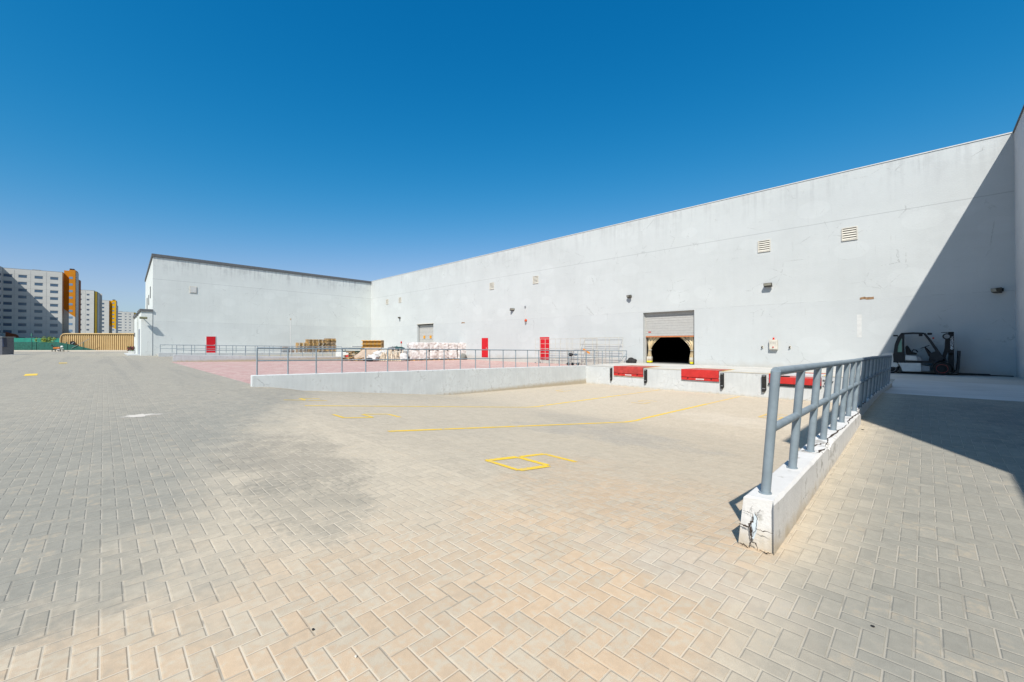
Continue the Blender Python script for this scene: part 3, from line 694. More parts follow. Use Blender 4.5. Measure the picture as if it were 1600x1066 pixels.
b = MB(); b.box(-.2, .2, -.215, -.2, .02, .58); b.build('cover', M['cream'], r_)
for i in range(3):
    for j in range(2):
        b = MB(); b.tube([(-.11+.11*i, -.215, .46-.1*j), (-.11+.11*i, -.235, .46-.1*j)], .016, 8); b.build('button', M['dark'], r_)
b = MB(); b.tube([(0, -.215, .14), (0, -.25, .14)], .04, 10); b.build('stop_button', M['red'], r_)
b = MB(); b.tube([(0, -.1, .62), (0, -.1, .70), (0, -.1, .76)], [.055, .055, .03], 12); b.build('lamp', plain('red_lamp', (.75, .03, .01), .3), r_, smooth=True)
for x, lb in ((-7.5, 'small wall socket left of the cream control box'), (-5.98, 'small wall socket right of the cream control box')):
    r_ = empty('wall_socket', (x, Yw, 1.33), lb, 'socket', 'sockets beside the control box')
    b = MB(); b.box(-.05, .05, -.06, 0, -.08, .09); b.build('plate', M['cream'], r_)
    b = MB(); b.tube([(0, -.06, .03), (0, -.14, -.03)], .035, 10); b.build('inlet', M['dark'], r_)
r_ = empty('alarm_bell', (-28.66, Yw, 3.85), 'small red alarm sounder on the wall above left of the second red door', 'alarm')
b = MB(); b.tube([(0, 0, .05), (0, -.10, .05), (0, -.16, .05)], [.15, .14, .06], 14); b.build('bell', plain('red_orange_plastic', (.65, .10, .03), .4), r_, smooth=True)
b = MB(); b.box(-.07, .07, -.12, 0, -.25, -.08); b.build('horn', M['grey'], r_)
r_ = empty('junction_box', (-28.75, Yw, 5.3), 'tiny grey junction box high on the wall above the alarm', 'junction box')
b = MB(); b.box(-.08, .08, -.08, 0, -.09, .09); b.build('case', M['grey'], r_); b = MB(); b.box(-.02, .02, -.03, 0, -1.2, -.09); b.build('conduit', M['white'], r_)
b = MB(); b.tube([(0, 0, 0), (0, 0, 3.0)], .0001, 4)

# curtains in the open door
def curtain(x0, x1, side, label):
    root = empty('strip_curtain', ((x0+x1)/2, Yw+.52, 0), label, 'curtain', 'tied back curtains in the open dock door')
    ox = (x0+x1)/2; vs = []; nu, nv = 36, 26
    for j in range(nv+1):
        v = j/nv; z = 2.12*(1-v)+.05*v
        pin = .45; 
        if v < pin+.08:
            t = v/(pin+.08); wdt = .19+.81*(1-t)**1.5
        else:
            t = (v-pin-.08)/(1-pin-.08); wdt = .19+.16*math.sin(t*math.pi*.55)
        for i in range(nu+1):
            u = i/nu
            xx = (x0+ .02 + (x1-x0)*wdt*u) if side < 0 else (x1-.02-(x1-x0)*wdt*u)
            off = 0
            if side > 0 and v > .45: off = -.02
            yy = Yw+.50+.06*math.sin(u*22+2*v)*(.5+.5*v)+.015*math.sin(u*31)
            xx += (.18 if side < 0 else -.18)*math.exp(-((v-.5)/.18)**2)*.35
            vs.append((xx-ox, yy-Yw-.52, z))
    fs = [(j*(nu+1)+i, j*(nu+1)+i+1, (j+1)*(nu+1)+i+1, (j+1)*(nu+1)+i) for j in range(nv) for i in range(nu)]
    b = MB(); b.add(vs, fs); o = b.build('drape', M['pvc'], root, smooth=True, fix=False)
    s_ = o.modifiers.new('thick', 'SOLIDIFY'); s_.thickness = .006
    xc = (x0+.24) if side < 0 else (x1-.24)
    b = MB(); b.tube([(xc-ox-.14, -.02, 1.05), (xc-ox, -.1, 1.03), (xc-ox+.14, -.02, 1.05)], .025, 8); b.build('tie', M['cream'], root)
    return root
curtain(DX0+.10, DX0+1.3, -1, 'amber plastic curtain tied back at the left jamb of the open door')
curtain(DX1-1.35, DX1-.1, 1, 'amber plastic curtain tied back at the right jamb of the open door')
for (x0, x1, lb) in ((-15.68, -15.3, 'yellow and white striped guard block at the left foot of the open door'), (-12.28, -12.08, 'narrow yellow guard block at the right foot of the open door')):
    r_ = empty('guard_block', ((x0+x1)/2, Yw+.35, 0), lb, 'guard block'); hw_ = (x1-x0)/2
    for nm, z0, z1, mt in (('base', 0, .06, M['rubber']), ('yellow_band', .06, .2, plain('safety_yellow', (.85, .75, .02), .5)), ('dark_band', .2, .36, M['oldwood']), ('white_band', .36, .52, M['cream'])):
        b = MB(); b.box(-hw_, hw_, -.1, .1, z0, z1); b.build(nm, mt, r_)

# ------------------------------------------------------------------ dock platform
dk_ = empty('loading_dock', (-9, 24.3, 0), 'raised concrete loading dock with white painted front along the sunken bay', 'loading dock')
LV = [(-14.74, -12.62), (-10.2, -8.1), (-5.68, -3.5)]
b = MB()
xs_ = [-17.2]+[v for p in LV for v in p]+[3.0]
b.box(-17.2, 3.0, 24.9, Yw, -1.4, -.02)
segs = [(-17.2, LV[0][0]), (LV[0][1], LV[1][0]), (LV[1][1], LV[2][0]), (LV[2][1], -.95)]
for a, c in segs: b.box(a, c, 24.3, 24.9, -1.4, -.02)
for a, c in LV: b.box(a, c, 24.3, 24.9, -1.4, -.60)
wb(b, 'dock_wall', M['dock'], dk_)
b = MB()
for a, c in segs: b.box(a, c, 24.285, 26.6, -.02, .0)
b.box(-.95, 3.0, 24.3, 26.6, -.02, 0); b.box(-17.2, 3.0, 26.6, Yw, -.02, 0)
wb(b, 'deck', M['slab'], dk_)
for i, (x0, x1) in enumerate([(-14.98, -14.86), (-12.52, -12.36), (-8.0, -7.84), (-5.98, -5.80)]):
    b = MB(); zt, zb = (-.08, -.95)
    b.prism([(x0, zt), (x1, zt), (x1, zb+.1), ((x0+x1)/2+.02, zb), (x0, zb)], 24.18, 24.3)
    for q in range(9): b.box(x0-.004, x1+.004, 24.172, 24.18, zb+.12+.085*q, zb+.17+.085*q)
    bo = wb(b, 'dock_bumper', M['rubber'], dk_)
    b = MB(); b.box(x0+.02, x1-.02, 24.165, 24.172, zt-.06, zt-.02); b.box(x0+.02, x1-.02, 24.165, 24.172, zb+.16, zb+.19)
    c_ = b; c_.v = [(x-dk_.location.x, y-dk_.location.y, z-dk_.location.z) for x, y, z in c_.v]; c_.build('bolt_plate', M['grey'], bo)
b = MB()                                             # fallen bumper leaning by the last leveller
b.obox((-3.28, 24.15, -.86), (.075, 0, 0), (0, .06, 0), (.05, .02, .34)); wb(b, 'dock_bumper', M['rubber'], dk_)
b = MB(); b.tube([(-3.45, 24.27, -.18), (-3.3, 24.24, -.22), (-3.4, 24.2, -.36), (-3.3, 24.22, -.42), (-3.12, 24.22, -.3), (-3.05, 24.25, -.22)], .018, 8)
tag(b.build('cable', M['black'], smooth=True), 'short black cable hanging on the dock front beside the last leveller', 'cable')
b = MB()
for a, c in ((LV[0][1]+.02, LV[1][0]-.12), (LV[1][1]+.1, LV[2][0]-.1), (-3.4, -1.1)): strip(b, (a, 24.42), (c, 24.42), .08, lambda y: 0.0, .004)
for a, c in LV:
    for x in (a-.07, c+.07): strip(b, (x, 24.5), (x, 26.5), .09, lambda y: 0.0, .0045)
    strip(b, (a-.1, 26.66), (c+.1, 26.66), .09, lambda y: 0.0, .005)
struct(b.build('dock_edge_line', M['yellow'], fix=False), 'line')
names = ['red dock leveller nearest the corner of the bay', 'middle red dock leveller below the open door', 'red dock leveller seen through the near railing, with dropped plate']
for i, (a, c) in enumerate(LV):
    r_ = empty('dock_leveller', ((a+c)/2, 24.3, 0), names[i], 'dock leveller', 'dock levellers set into the dock edge'); h = (c-a)/2
    fz = (.05, .05, -.14)[i]; bz = .004
    b = MB(); b.add([(-h+.02, -.02, fz), (h-.02, -.02, fz), (h-.02, 2.28, bz), (-h+.02, 2.28, bz), (-h+.02, -.02, fz-.04), (h-.02, -.02, fz-.04), (h-.02, 2.28, bz-.04), (-h+.02, 2.28, bz-.04)],
        [(0,1,2,3),(7,6,5,4),(0,4,5,1),(1,5,6,2),(2,6,7,3),(3,7,4,0)]); b.build('deck_plate', M['redplate'], r_)
    lz = (-.40, -.40, -.47)[i]
    b = MB(); b.box(-h+.01, h-.01, -.07, -.02, lz, fz-.0); b.build('lip', M['red'] if i else plain('red_lip_faded', (.52, .06, .05), .5, .2, 4), r_, bevel=.006)
    if i < 2:
        b = MB(); b.box(-h+.01, h-.01, -.055, -.0, -.57, lz-.025); fr = b.build('front_frame', M['red'], r_)
        for x in (-.62*h, .62*h):
            b = MB(); b.tube([(x, -.055, -.46), (x, -.08, -.46)], .035, 8); b.build('bolt', M['black'], r_)
        b = MB(); b.box(-.2, .25, -.062, -.056, -.53, -.46); pl = b.build('name_plate', M['white'], r_)
        b = MB()
        for q in range(7): b.box(-.14+.05*q, -.11+.05*q, -.0645, -.062, -.51, -.48)
        b.build('lettering', M['grey'], pl)
        b = MB(); b.box(-h, h, -.04, 0, -.62, -.59); b.build('sill', M['oldwood'] if i == 0 else M['grey'], r_)
    else:
        b = MB(); b.box(-h-.03, h, -.08, 0, -.56, lz-.01); b.build('lower_bar', M['rubber'], r_)
        b = MB(); b.box(-h, -h+.06, -.03, .4, -.15, .0); b.build('side_plate', M['red'], r_)
        b = MB(); b.obox((-.45, .15, -.10), (.22, .05, 0), (-.02, .07, 0), (0, 0, .02)); b.build('hinge_stop', M['black'], r_)
for p, sc, lb in (((-16.55, 29.9, .0), (.42, .3, .3), 'black rubber lump lying at the end of the long railing'), ((-39.0, 30.1, -.35), (.95, .5, .62), 'grey covered heap beside the right end of the bales')):
    b = MB(); b.blob((0, 0, sc[2]*.35), *sc, .25, 3, 3); b.v = [(x, y, max(z, 0)) for x, y, z in b.v]
    tag(b.build('rubber_heap' if sc[0] < .5 else 'covered_heap', M['rubber'] if sc[0] < .5 else plain('grey_tarpaulin', (.20, .20, .18), .8), loc=p, smooth=True), lb, 'heap')

# ------------------------------------------------------------------ building on the right, casting the shadow
sb = empty('side_building', (3.0, 16, 0), 'tall white building at the right edge shading the forklift corner', 'building')
b = MB(); b.box(3.0, 16, 3.0, Yw, -1, HW-.02); wb(b, 'wall', M['wallR'], sb)
b = MB(); b.box(2.95, 16.05, 2.95, Yw-.035, HW-.02, HW+.05); wb(b, 'coping', M['coping'], sb)
b = MB(); b.box(3.0, 12, -10, 3.0, -1, 5.36); wb(b, 'annexe', M['wallR'], sb)

# ------------------------------------------------------------------ wing on the left
wg = empty('warehouse_wing', (-61, 10, 0), 'grey white wing with dark roof edge and one red door closing the yard', 'building')
A = [(-60.5, 3.85), (-62.82, 30.5), (-62.9, 70), (-86, 70), (-86, 4.6)]
def poly(b, P, z0, z1):
    n = len(P); b.add([(x, y, z0) for x, y in P]+[(x, y, z1) for x, y in P], [tuple(range(n))[::-1], tuple(range(n, 2*n))]+[(i, (i+1)%n, (i+1)%n+n, i+n) for i in range(n)]); return b
wb(poly(MB(), A, -1, HW-.32), 'wall', M['wallL'], wg)
A2 = [(-60.40, 3.73), (-62.70, 30.5), (-62.78, 70.1), (-86.1, 70.1), (-86.1, 4.5)]
wb(poly(MB(), A2, HW-.3, HW+.02), 'roof_edge', M['coping'], wg)
ux, uy = -.0866, .9962
def fpt(y, out, z):                                    # point on the facade line, 'out' metres proud of it
    t = (y-3.85); x = -60.5-.0871*t; return Vector((x+out*.996, y+out*.087, z))
def fbox(y0, y1, z0, z1, o0, o1):
    b = MB(); c = (fpt((y0+y1)/2, (o0+o1)/2, (z0+z1)/2)); b.obox(c, Vector((ux, uy, 0))*(y1-y0)/2, Vector((.996, .087, 0))*(o1-o0)/2, (0, 0, (z1-z0)/2)); return b
wb(fbox(8.68, 9.72, .36, 2.46, -.02, .03), 'door_frame', M['white'], wg)
wb(fbox(8.75, 9.65, .4, 2.40, .03, .06), 'door', M['reddoor'], wg)
wb(fbox(9.5, 9.6, 1.35, 1.42, .06, .12), 'handle', M['steel'], wg)
fr = wb(fbox(7.12, 7.80, 7.5, 8.28, 0, .05), 'vent_frame', M['cream'], wg)
wb(fbox(7.18, 7.74, 7.56, 8.22, .05, .07), 'vent_cover', M['white'], wg)
# window slots on the end wall facing the yard
for (x, z0, z1, wd) in ((-66.6, 7.1, 8.5, .9), (-71.5, 6.6, 7.9, .9), (-77.5, 5.6, 8.0, 1.3)):
    b = MB(); yy = 3.85+(-60.5-x)*.0294; b.box(x-wd/2, x+wd/2, yy-.03, yy-.005, z0, z1); wf = wb(b, 'window', M['dark'], wg)
# low porch at the near corner
b = MB(); b.box(-65.5, -60.46, 2.9, 3.83, -.5, 5.1); wb(b, 'porch_wall', M['wallL'], wg)
b = MB(); b.box(-65.6, -60.36, 2.78, 3.84, 5.1, 5.35); wb(b, 'porch_roof', M['coping'], wg)
b = MB(); b.box(-64.6, -62.6, 2.87, 2.9, .2, 3.2); wb(b, 'porch_door', plain('grey_porch_door', (.30, .33, .38), .6), wg)
b = MB(); b.box(-72.0, -65.6, 2.78, 4.1, -.5, 4.8); wb(b, 'rear_porch_wall', M['wallL'], wg)
b = MB(); b.box(-72.1, -65.61, 2.66, 4.12, 4.8, 5.1); wb(b, 'rear_porch_roof', M['coping'], wg)
b = MB(); b.box(-70.5, -69.5, 2.74, 2.78, 2.4, 2.9); wb(b, 'wall_lamp', M['dark'], wg)
fl = empty('floodlight', (-60.46, 3.05, 4.35), 'floodlight on the porch corner of the left wing casting a long shadow', 'floodlight', 'floodlights on the warehouse walls', rz=R(90))
b = MB(); b.obox((0, -.55, .0), (.32, 0, 0), (0, .16, .05), (0, -.03, .09)); b.build('housing', plain('olive_housing', (.27, .27, .17), .5), fl, bevel=.012)
b = MB(); b.obox((0, -.60, -.09), (.27, 0, 0), (0, .12, .03), (0, 0, .004)); b.build('lens', M['lens'], fl)
b = MB(); b.bar((0, -.42, 0), (0, 0, -.02), .06); b.build('bracket', M['bronze'], fl)
# flower trough and step
r_ = empty('flower_trough', (-69.5, 2.42, .3), 'white trough of purple red flowers by the far porch', 'planter')
b = MB(); b.box(-.7, .7, -.25, .25, 0, .38); b.build('trough', M['white'], r_, bevel=.02)
b = MB(); lf = MB()
for i in range(260):
    p = Vector((random.uniform(-.72, .72), random.uniform(-.3, .3), .38+random.random()**1.4*.5)); s_ = random.uniform(.03, .07)
    q = Vector((random.uniform(-1, 1), random.uniform(-1, 1), random.uniform(-.3, 1))).normalized(); a_ = q.orthogonal().normalized()*s_; c_ = q.cross(a_)
    (b if i % 2 else lf).add([p-a_-c_, p+a_-c_, p+a_+c_, p-a_+c_], [(0,1,2,3)])
b.build('flowers', plain('magenta_petals', (.28, .04, .09), .7, .3), r_, fix=False); lf.build('leaves', plain('leaf_green', (.06, .12, .03), .7, .3), r_, fix=False)
b = MB(); b.box(-74, -62.0, 1.9, 2.9, -.2, .32); struct(b.build('entrance_step', M['kerbL']), 'step')

# ------------------------------------------------------------------ forklift
b = MB(); b.box(-1.4, 2.9, 30.12, 30.46, .004, .03); tag(b.build('shade_strip', M['rubber']), 'dark strip standing in for shade along the wall foot behind the forklift', 'painted shade')  # dark strip added for the shade band at the wall foot
fk = empty('forklift', (-.1, 29.7, 0), 'grey white and charcoal forklift truck parked in the shaded corner facing right', 'forklift')
fy0, fy1 = -.55, .52                                   # local Y of near and far side
def fkb(b): b.v = [(x+.1, y, z) for x, y, z in b.v]; return b      # forklift drawn in world X
PR = lambda poly, y0, y1: fkb(MB().prism(poly, y0, y1))
PR([(-1.01, .56), (-.16, .57), (-.16, .14), (-.84, .12), (-.88, .30), (-.96, .46)], fy0, fy1).build('side_panel', M['fkgrey'], fk, bevel=.015)
PR([(-.16, .46), (.14, .42), (.16, .16), (-.16, .16)], fy0+.04, fy1-.04).build('step', M['grey'], fk, bevel=.01)
PR([(-1.18, .66), (-1.18, .58), (.30, .58), (.42, .62), (.42, .68), (-.2, .66)], fy0-.005, fy1+.005).build('floor_plate', M['fkdark'], fk, bevel=.008)
PR([(-1.66, .42), (-1.70, .80), (-1.62, 1.0), (-1.50, 1.06), (-1.17, 1.06), (-1.17, .60), (-1.02, .56), (-.98, .46), (-1.02, .30), (-1.45, .30)], fy0+.02, fy1-.02).build('counterweight', M['fkgrey'], fk, bevel=.03)
PR([(-1.17, .66), (-1.19, 1.02), (-.78, 1.02), (-.78, .66)], fy0+.01, fy1-.01).build('rear_panel', M['fkdark'], fk, bevel=.01)
PR([(-.74, .68), (-.74, .95), (-.33, .92), (-.28, .68)], fy0+.06, fy1-.06).build('engine_cover', M['fkgrey'], fk, bevel=.02)
PR([(-.33, .92), (-.22, .88), (-.14, .76), (-.13, .68), (-.28, .68)], fy0+.08, fy1-.08).build('cover_nose', M['grey'], fk, bevel=.01)
def ring(poly_out, poly_in, y0, y1, nm, mt):
    b = MB(); n = len(poly_out)
    v = [(x+.1, y0, z) for x, z in poly_out]+[(x+.1, y0, z) for x, z in poly_in]+[(x+.1, y1, z) for x, z in poly_out]+[(x+.1, y1, z) for x, z in poly_in]
    fs = []
    for i in range(n):
        j = (i+1) % n
        fs += [(i, j, n+j, n+i), (2*n+i, 3*n+i, 3*n+j, 2*n+j), (i, 2*n+i, 2*n+j, j), (n+i, n+j, 3*n+j, 3*n+i)]
    b.add(v, fs); return b.build(nm, mt, fk)
for y0 in (fy0, fy1-.09):
    ring([(-1.18, 1.02), (-1.13, 1.50), (-1.02, 1.88), (-.90, 2.06), (-.78, 2.06), (-.79, 1.60), (-.79, 1.25), (-.79, 1.02)],
         [(-1.03, 1.11), (-1.0, 1.42), (-.93, 1.68), (-.86, 1.84), (-.845, 1.86), (-.85, 1.60), (-.85, 1.25), (-.85, 1.11)], y0, y0+.09, 'rear_pillar', M['fkdark'])
    PR([(-.92, 2.02), (-.86, 2.10), (-.45, 2.125), (-.06, 2.10), (-.02, 2.04), (-.10, 2.03), (-.45, 2.045), (-.80, 2.03)], y0, y0+.09).build('roof_rail', M['fkdark'], fk)
    PR([(-.10, 2.08), (.0, 2.08), (.20, 1.74), (.43, 1.28), (.60, .92), (.66, .80), (.66, .68), (.36, .66), (.20, .86), (.12, 1.06), (.22, 1.08), (.36, 1.16), (.28, 1.34), (.08, 1.76)], y0, y0+.09).build('front_pillar', M['fkdark'], fk)
fkb(MB().box(-1.02, -.855, fy0+.035, fy0+.05, 1.12, 1.60)).build('side_window', M['glassg'], fk)
PR([(-1.02, 1.11), (-.99, 1.42), (-.93, 1.66), (-.86, 1.84), (-.855, 1.11)], fy0+.03, fy0+.045).build('side_window', M['glassg'], fk)
b = MB()
for i in range(6): b.bar((-.88+.15*i, fy0+.05, 2.08), (-.88+.15*i, fy1-.05, 2.08), .04, .03)
fkb(b).build('roof_bars', M['fkdark'], fk)
fkb(MB().bar((.66, fy0, .74), (.66, fy1, .74), .12, .14)).build('cowl', M['fkdark'], fk)
PR([(.10, .70), (.16, .92), (.30, 1.08), (.44, 1.14), (.56, .95), (.66, .78), (.66, .70)], fy0+.1, fy1-.1).build('dashboard', M['fkdark'], fk, bevel=.01)
PR([(-.74, 1.40), (-.69, 1.47), (-.63, 1.42), (-.50, 1.12), (-.34, 1.08), (-.28, 1.04), (-.30, .98), (-.70, .96), (-.74, 1.2)], -.25, .22).build('seat', M['black'], fk, bevel=.03)
b = MB(); b.tube([(-.5, -.27, 1.10), (-.44, -.27, 1.24), (-.34, -.27, 1.22), (-.28, -.27, 1.12)], .025, 8); fkb(b).build('armrest', M['black'], fk)
b = MB(); n = 20; c = Vector((-.02, 0, 1.38)); ax = Vector((-.45, 0, .9)).normalized(); u_ = Vector((0, 1, 0)); v_ = ax.cross(u_)
b.tube([c+u_*.17*math.cos(2*math.pi*i/n)+v_*.17*math.sin(2*math.pi*i/n) for i in range(n+1)], .016, 8, False); b.tube([c-v_*.16, c+v_*.16], .013, 6); fkb(b).build('steering_wheel', M['black'], fk, smooth=True)
b = MB(); b.tube([(-.02, 0, 1.38), (.06, 0, 1.22), (.14, 0, 1.05), (.24, 0, .84)], [.035, .06, .08, .09], 10); fkb(b).build('steering_column', M['black'], fk, smooth=True)
def wheel(cx, r, y0, y1, nm):
    b = fkb(MB().cylY(cx, r, r, y0, y1, 32)); t = b.build(nm, M['rubber'], fk, smooth=True, bevel=.0)
    ys_ = y0-.004
    b = MB(); n = 32
    for k in range(n):
        a, c_ = 2*math.pi*k/n, 2*math.pi*(k+1)/n; ro, ri = r*.66, r*.60
        b.add([(cx+ro*math.cos(a), ys_, r+ro*math.sin(a)), (cx+ro*math.cos(c_), ys_, r+ro*math.sin(c_)), (cx+ri*math.cos(c_), ys_, r+ri*math.sin(c_)), (cx+ri*math.cos(a), ys_, r+ri*math.sin(a))], [(0,1,2,3)])
    fkb(b).build('rim_ring', M['rim'] if r > .28 else M['grey'], t, fix=False)
    b = MB().cylY(cx, r, r*.30, y0-.03, y0, 16)
    for k in range(6): b.cylY(cx+r*.43*math.cos(k*math.pi/3), r+r*.43*math.sin(k*math.pi/3), r*.05, y0-.015, y0, 8)
    fkb(b).build('hub', M['fkdark'], t, smooth=True)
wheel(.57, .32, fy0-.01, fy0+.25, 'front_wheel'); wheel(.57, .32, fy1-.25, fy1+.01, 'front_wheel')
wheel(-1.25, .26, fy0+.03, fy0+.23, 'rear_wheel'); wheel(-1.25, .26, fy1-.23, fy1-.03, 'rear_wheel')
b = MB(); n = 14; P1 = [(.57+.40*math.cos(math.pi*(.02+.96*i/n)), .32+.40*math.sin(math.pi*(.02+.96*i/n))) for i in range(n+1)]; P2 = [(.57+.365*math.cos(math.pi*(.02+.96*i/n)), .32+.365*math.sin(math.pi*(.02+.96*i/n))) for i in range(n+1)]
for i in range(n): b.prism([P1[i], P1[i+1], P2[i+1], P2[i]], fy0, fy0+.26)
fkb(b).build('mudguard', M['fkdark'], fk)
ms = MB()
for y in (-.36, .26):
    ms.add([], []); ms.box(.80, .98, y, y+.09, .12, 2.12); 
ms.box(.80, .98, -.36, .35, 2.05, 2.12); ms.box(.82, .96, -.36, .35, 1.0, 1.08); ms.box(.82, .96, -.36, .35, .25, .35)
fkb(ms).build('mast', M['black'], fk)
PR([(.56, .82), (.68, .82), (.80, 1.2), (.80, 2.06), (.72, 2.06), (.68, 1.70), (.66, 1.3)], -.33, -.22).build('lift_cylinder', M['black'], fk)
PR([(.55, 2.075), (.80, 2.085), (.80, 2.12), (.55, 2.105)], -.36, -.26).build('mast_bracket', M['black'], fk)
b = MB(); b.cylY(.74, 1.90, .155, -.42, -.36, 26); hr = fkb(b).build('hose_reel', M['fkdark'], fk, smooth=True)
b = MB(); b.cylY(.74, 1.90, .10, -.43, -.42, 20); b.cylY(.74, 1.90, .03, -.45, -.43, 10); fkb(b).build('reel_hub', M['grey'], hr, smooth=True)
PR([(1.00, .14), (1.00, .25), (1.05, .25), (1.10, .70), (1.10, 1.20), (1.20, 1.20), (1.17, .60), (1.13, .10)], -.45, .42).build('fork_carriage', M['fkdark'], fk)
for y in (-.34, .2): fkb(MB().box(1.10, 2.15, y, y+.12, .06, .10)).build('fork', M['black'], fk)
b = MB(); b.tube([(-.30, -.42, 1.99), (-.30, -.42, 2.04)], .06, 10)
fkb(MB().box(-.24, -.10, -.5, -.38, 1.92, 2.03)).build('work_lamp', M['black'], fk, bevel=.01)
fkb(MB().box(.06, .24, -.5, -.36, 1.98, 2.09)).build('work_lamp', M['black'], fk, bevel=.02)
b = MB(); b.tube([(.10, -.43, 2.10), (.05, -.43, 2.22), (.10, -.43, 2.26), (.16, -.43, 2.22), (.17, -.43, 2.12)], .009, 6); fkb(b).build('beacon_guard', M['steel'], fk)
fkb(MB().box(.24, .31, -.47, -.40, 1.78, 1.86)).build('indicator', plain('orange_red_lens', (.6, .08, .03), .4), fk)
fkb(MB().box(-1.18, -1.0, -.62, -.56, 1.92, 2.0)).build('mirror', M['black'], fk, bevel=.01)
fkb(MB().bar((-1.05, -.58, 1.94), (-.95, -.53, 1.86), .02)).build('mirror_arm', M['black'], fk)
# lettering down the mast
def text_mesh(txt, size, name, mat, parent, mw, extr=.002):
    cu = bpy.data.curves.new(name, 'FONT'); cu.body = txt; cu.size = size; cu.extrude = extr; cu.offset = .0
    tmp = bpy.data.objects.new('tmp', cu); COL.objects.link(tmp); bpy.context.view_layer.update()
    me = bpy.data.meshes.new_from_object(tmp.evaluated_get(bpy.context.evaluated_depsgraph_get())); bpy.data.objects.remove(tmp)
    me.materials.clear(); me.materials.append(mat); o = bpy.data.objects.new(name, me); COL.objects.link(o); o.parent = parent; o.matrix_local = mw; return o
wm = plain('white_lettering', (.95, .97, 1.0), .5, .03)
mw = Matrix.Translation((.96+.1, -.364, 1.37)) @ Matrix(((0, -1, 0, 0), (0, 0, -1, 0), (1, 0, 0, 0), (0, 0, 0, 1)))
text_mesh('NISSAN', .155, 'lettering', wm, fk, mw)
b = MB(); n = 24
for k in range(n):
    a, c_ = 2*math.pi*k/n, 2*math.pi*(k+1)/n
    b.add([(.905+q*math.cos(t), -.364, 1.32+q*math.sin(t)) for q, t in ((.05, a), (.05, c_), (.036, c_), (.036, a))], [(0,1,2,3)])
b.box(.895, .915, -.3645, -.361, 1.26, 1.38)
fkb(b).build('emblem', wm, fk, fix=False)

# ------------------------------------------------------------------ goods on the red paving
def pallet_mesh():
    b = MB(); Lx, Ly = 1.2, 1.0
    for i in range(7): x = -.6+.02+i*.178; b.box(x, x+.10, -.5, .5, .122, .144)
    for y in (-.5, -.05, .4): b.box(-.6, .6, y, y+.10, .10, .122)
    for y in (-.5, -.05, .4):
        for x in (-.6, -.07, .46): b.box(x, x+.14, y, y+.10, .022, .10)
    for y in (-.5, -.05, .4): b.box(-.6, .6, y, y+.10, 0, .022)
    return b
pm = pallet_mesh().build('pallet', M['wood']); first = True
def pallet(loc, rz, label, group, rot=None, mat=None):
    global first
    if first: o = pm; first = False
    else: o = pm.copy(); COL.objects.link(o)
    o.location = loc; o.rotation_euler = rot or (0, 0, rz)
    if mat:
        o.material_slots[0].link = 'OBJECT'; o.material_slots[0].material = mat
    return tag(o, label, 'pallet', group)
ORD = ['lowest', 'second', 'third', 'fourth', 'fifth', 'sixth', 'seventh', 'eighth', 'ninth', 'tenth', 'eleventh', 'twelfth', 'topmost']
st_lab = ['the low leftmost brown stack', 'the second brown stack from the left', 'the third brown stack from the left', 'the tall rightmost brown stack']
tone = [plain('pallet_wood_a', (.70, .44, .17), .8, .3, 4), plain('pallet_wood_b', (.48, .34, .20), .8, .35, 4), M['wood']]
for s_, (Yp, n_, rz) in enumerate(((18.7, 9, 1.5), (19.95, 12, 1.62), (21.2, 12, 1.55), (22.45, 13, 1.6))):
    for k_ in range(n_):
        pallet((-58.6+random.uniform(-.06, .06), Yp+random.uniform(-.05, .05), .345+k_*.148), rz+random.uniform(-.05, .05), '%s pallet from the bottom in %s' % (ORD[k_] if k_ < n_-1 else 'topmost', st_lab[s_]) if 0 < k_ < n_-1 else '%s wooden pallet of %s' % ('lowest' if k_ == 0 else 'topmost', st_lab[s_]), 'stacked pallets behind the far railing', mat=random.choice(tone))
# small heap left of the stacks
r_ = empty('crate_heap', (-58.6, 17.0, .36), 'small reddish grey heap of crates left of the brown pallet row', 'crates')
for i, (x, y, z, s_, mt) in enumerate(((0, -.3, 0, .4, 'grey'), (0, .4, 0, .35, 'brown'), (.05, -.3, .42, .3, 'brown'), (0, .35, .38, .3, 'grey'))):
    b = MB(); b.box(x-s_, x+s_, y-s_*.9, y+s_*.9, z, z+.34)
    for q in range(3): b.box(x-s_-.01, x+s_+.01, y-s_*.9-.01, y+s_*.9+.01, z+.04+.11*q, z+.08+.11*q)
    b.build('crate', M[mt], r_)
# upright row of orange pallets standing on a block of flat ones, behind the rubble
zr = -.35
d0 = W(566, 47.5); d1 = W(597, 47.5); dv = (d1-d0); ang = math.atan2(dv.y, dv.x)
for q in range(2):
    c = d0.lerp(d1, .25+.5*q)
    for k_ in range(9): pallet((c.x, c.y, zr+k_*.148), ang, '%s flat pallet from the bottom in the %s pile under the upright pallets' % (ORD[k_], ('left', 'right')[q]), 'pallets behind the rubble heap', mat=tone[k_ % 3])
nst = 15
for i in range(nst):
    c = d0.lerp(d1, (i+.5)/nst); o = pallet((c.x, c.y, zr+9*.148+.50+.02), 0, 'upright orange pallet, %s from the left in the row standing on edge' % (ORD[1:12]+['thirteenth', 'fourteenth', 'last'])[i-1] if i else 'upright orange pallet at the left end of the row standing on edge', 'upright pallets above the rubble', mat=(M['wood2'], M['wood2b'], M['wood'])[i % 3])
    m = Matrix.Rotation(ang, 4, 'Z') @ Matrix.Rotation(R(90), 4, 'X') @ Matrix.Rotation(R(90), 4, 'Y')
    m = Matrix.Rotation(ang, 4, 'Z') @ Matrix(((0, 0, 1, 0), (1, 0, 0, 0), (0, 1, 0, 0), (0, 0, 0, 1)))
    o.rotation_euler = m.to_euler(); o.scale = (.8, .86, 1)
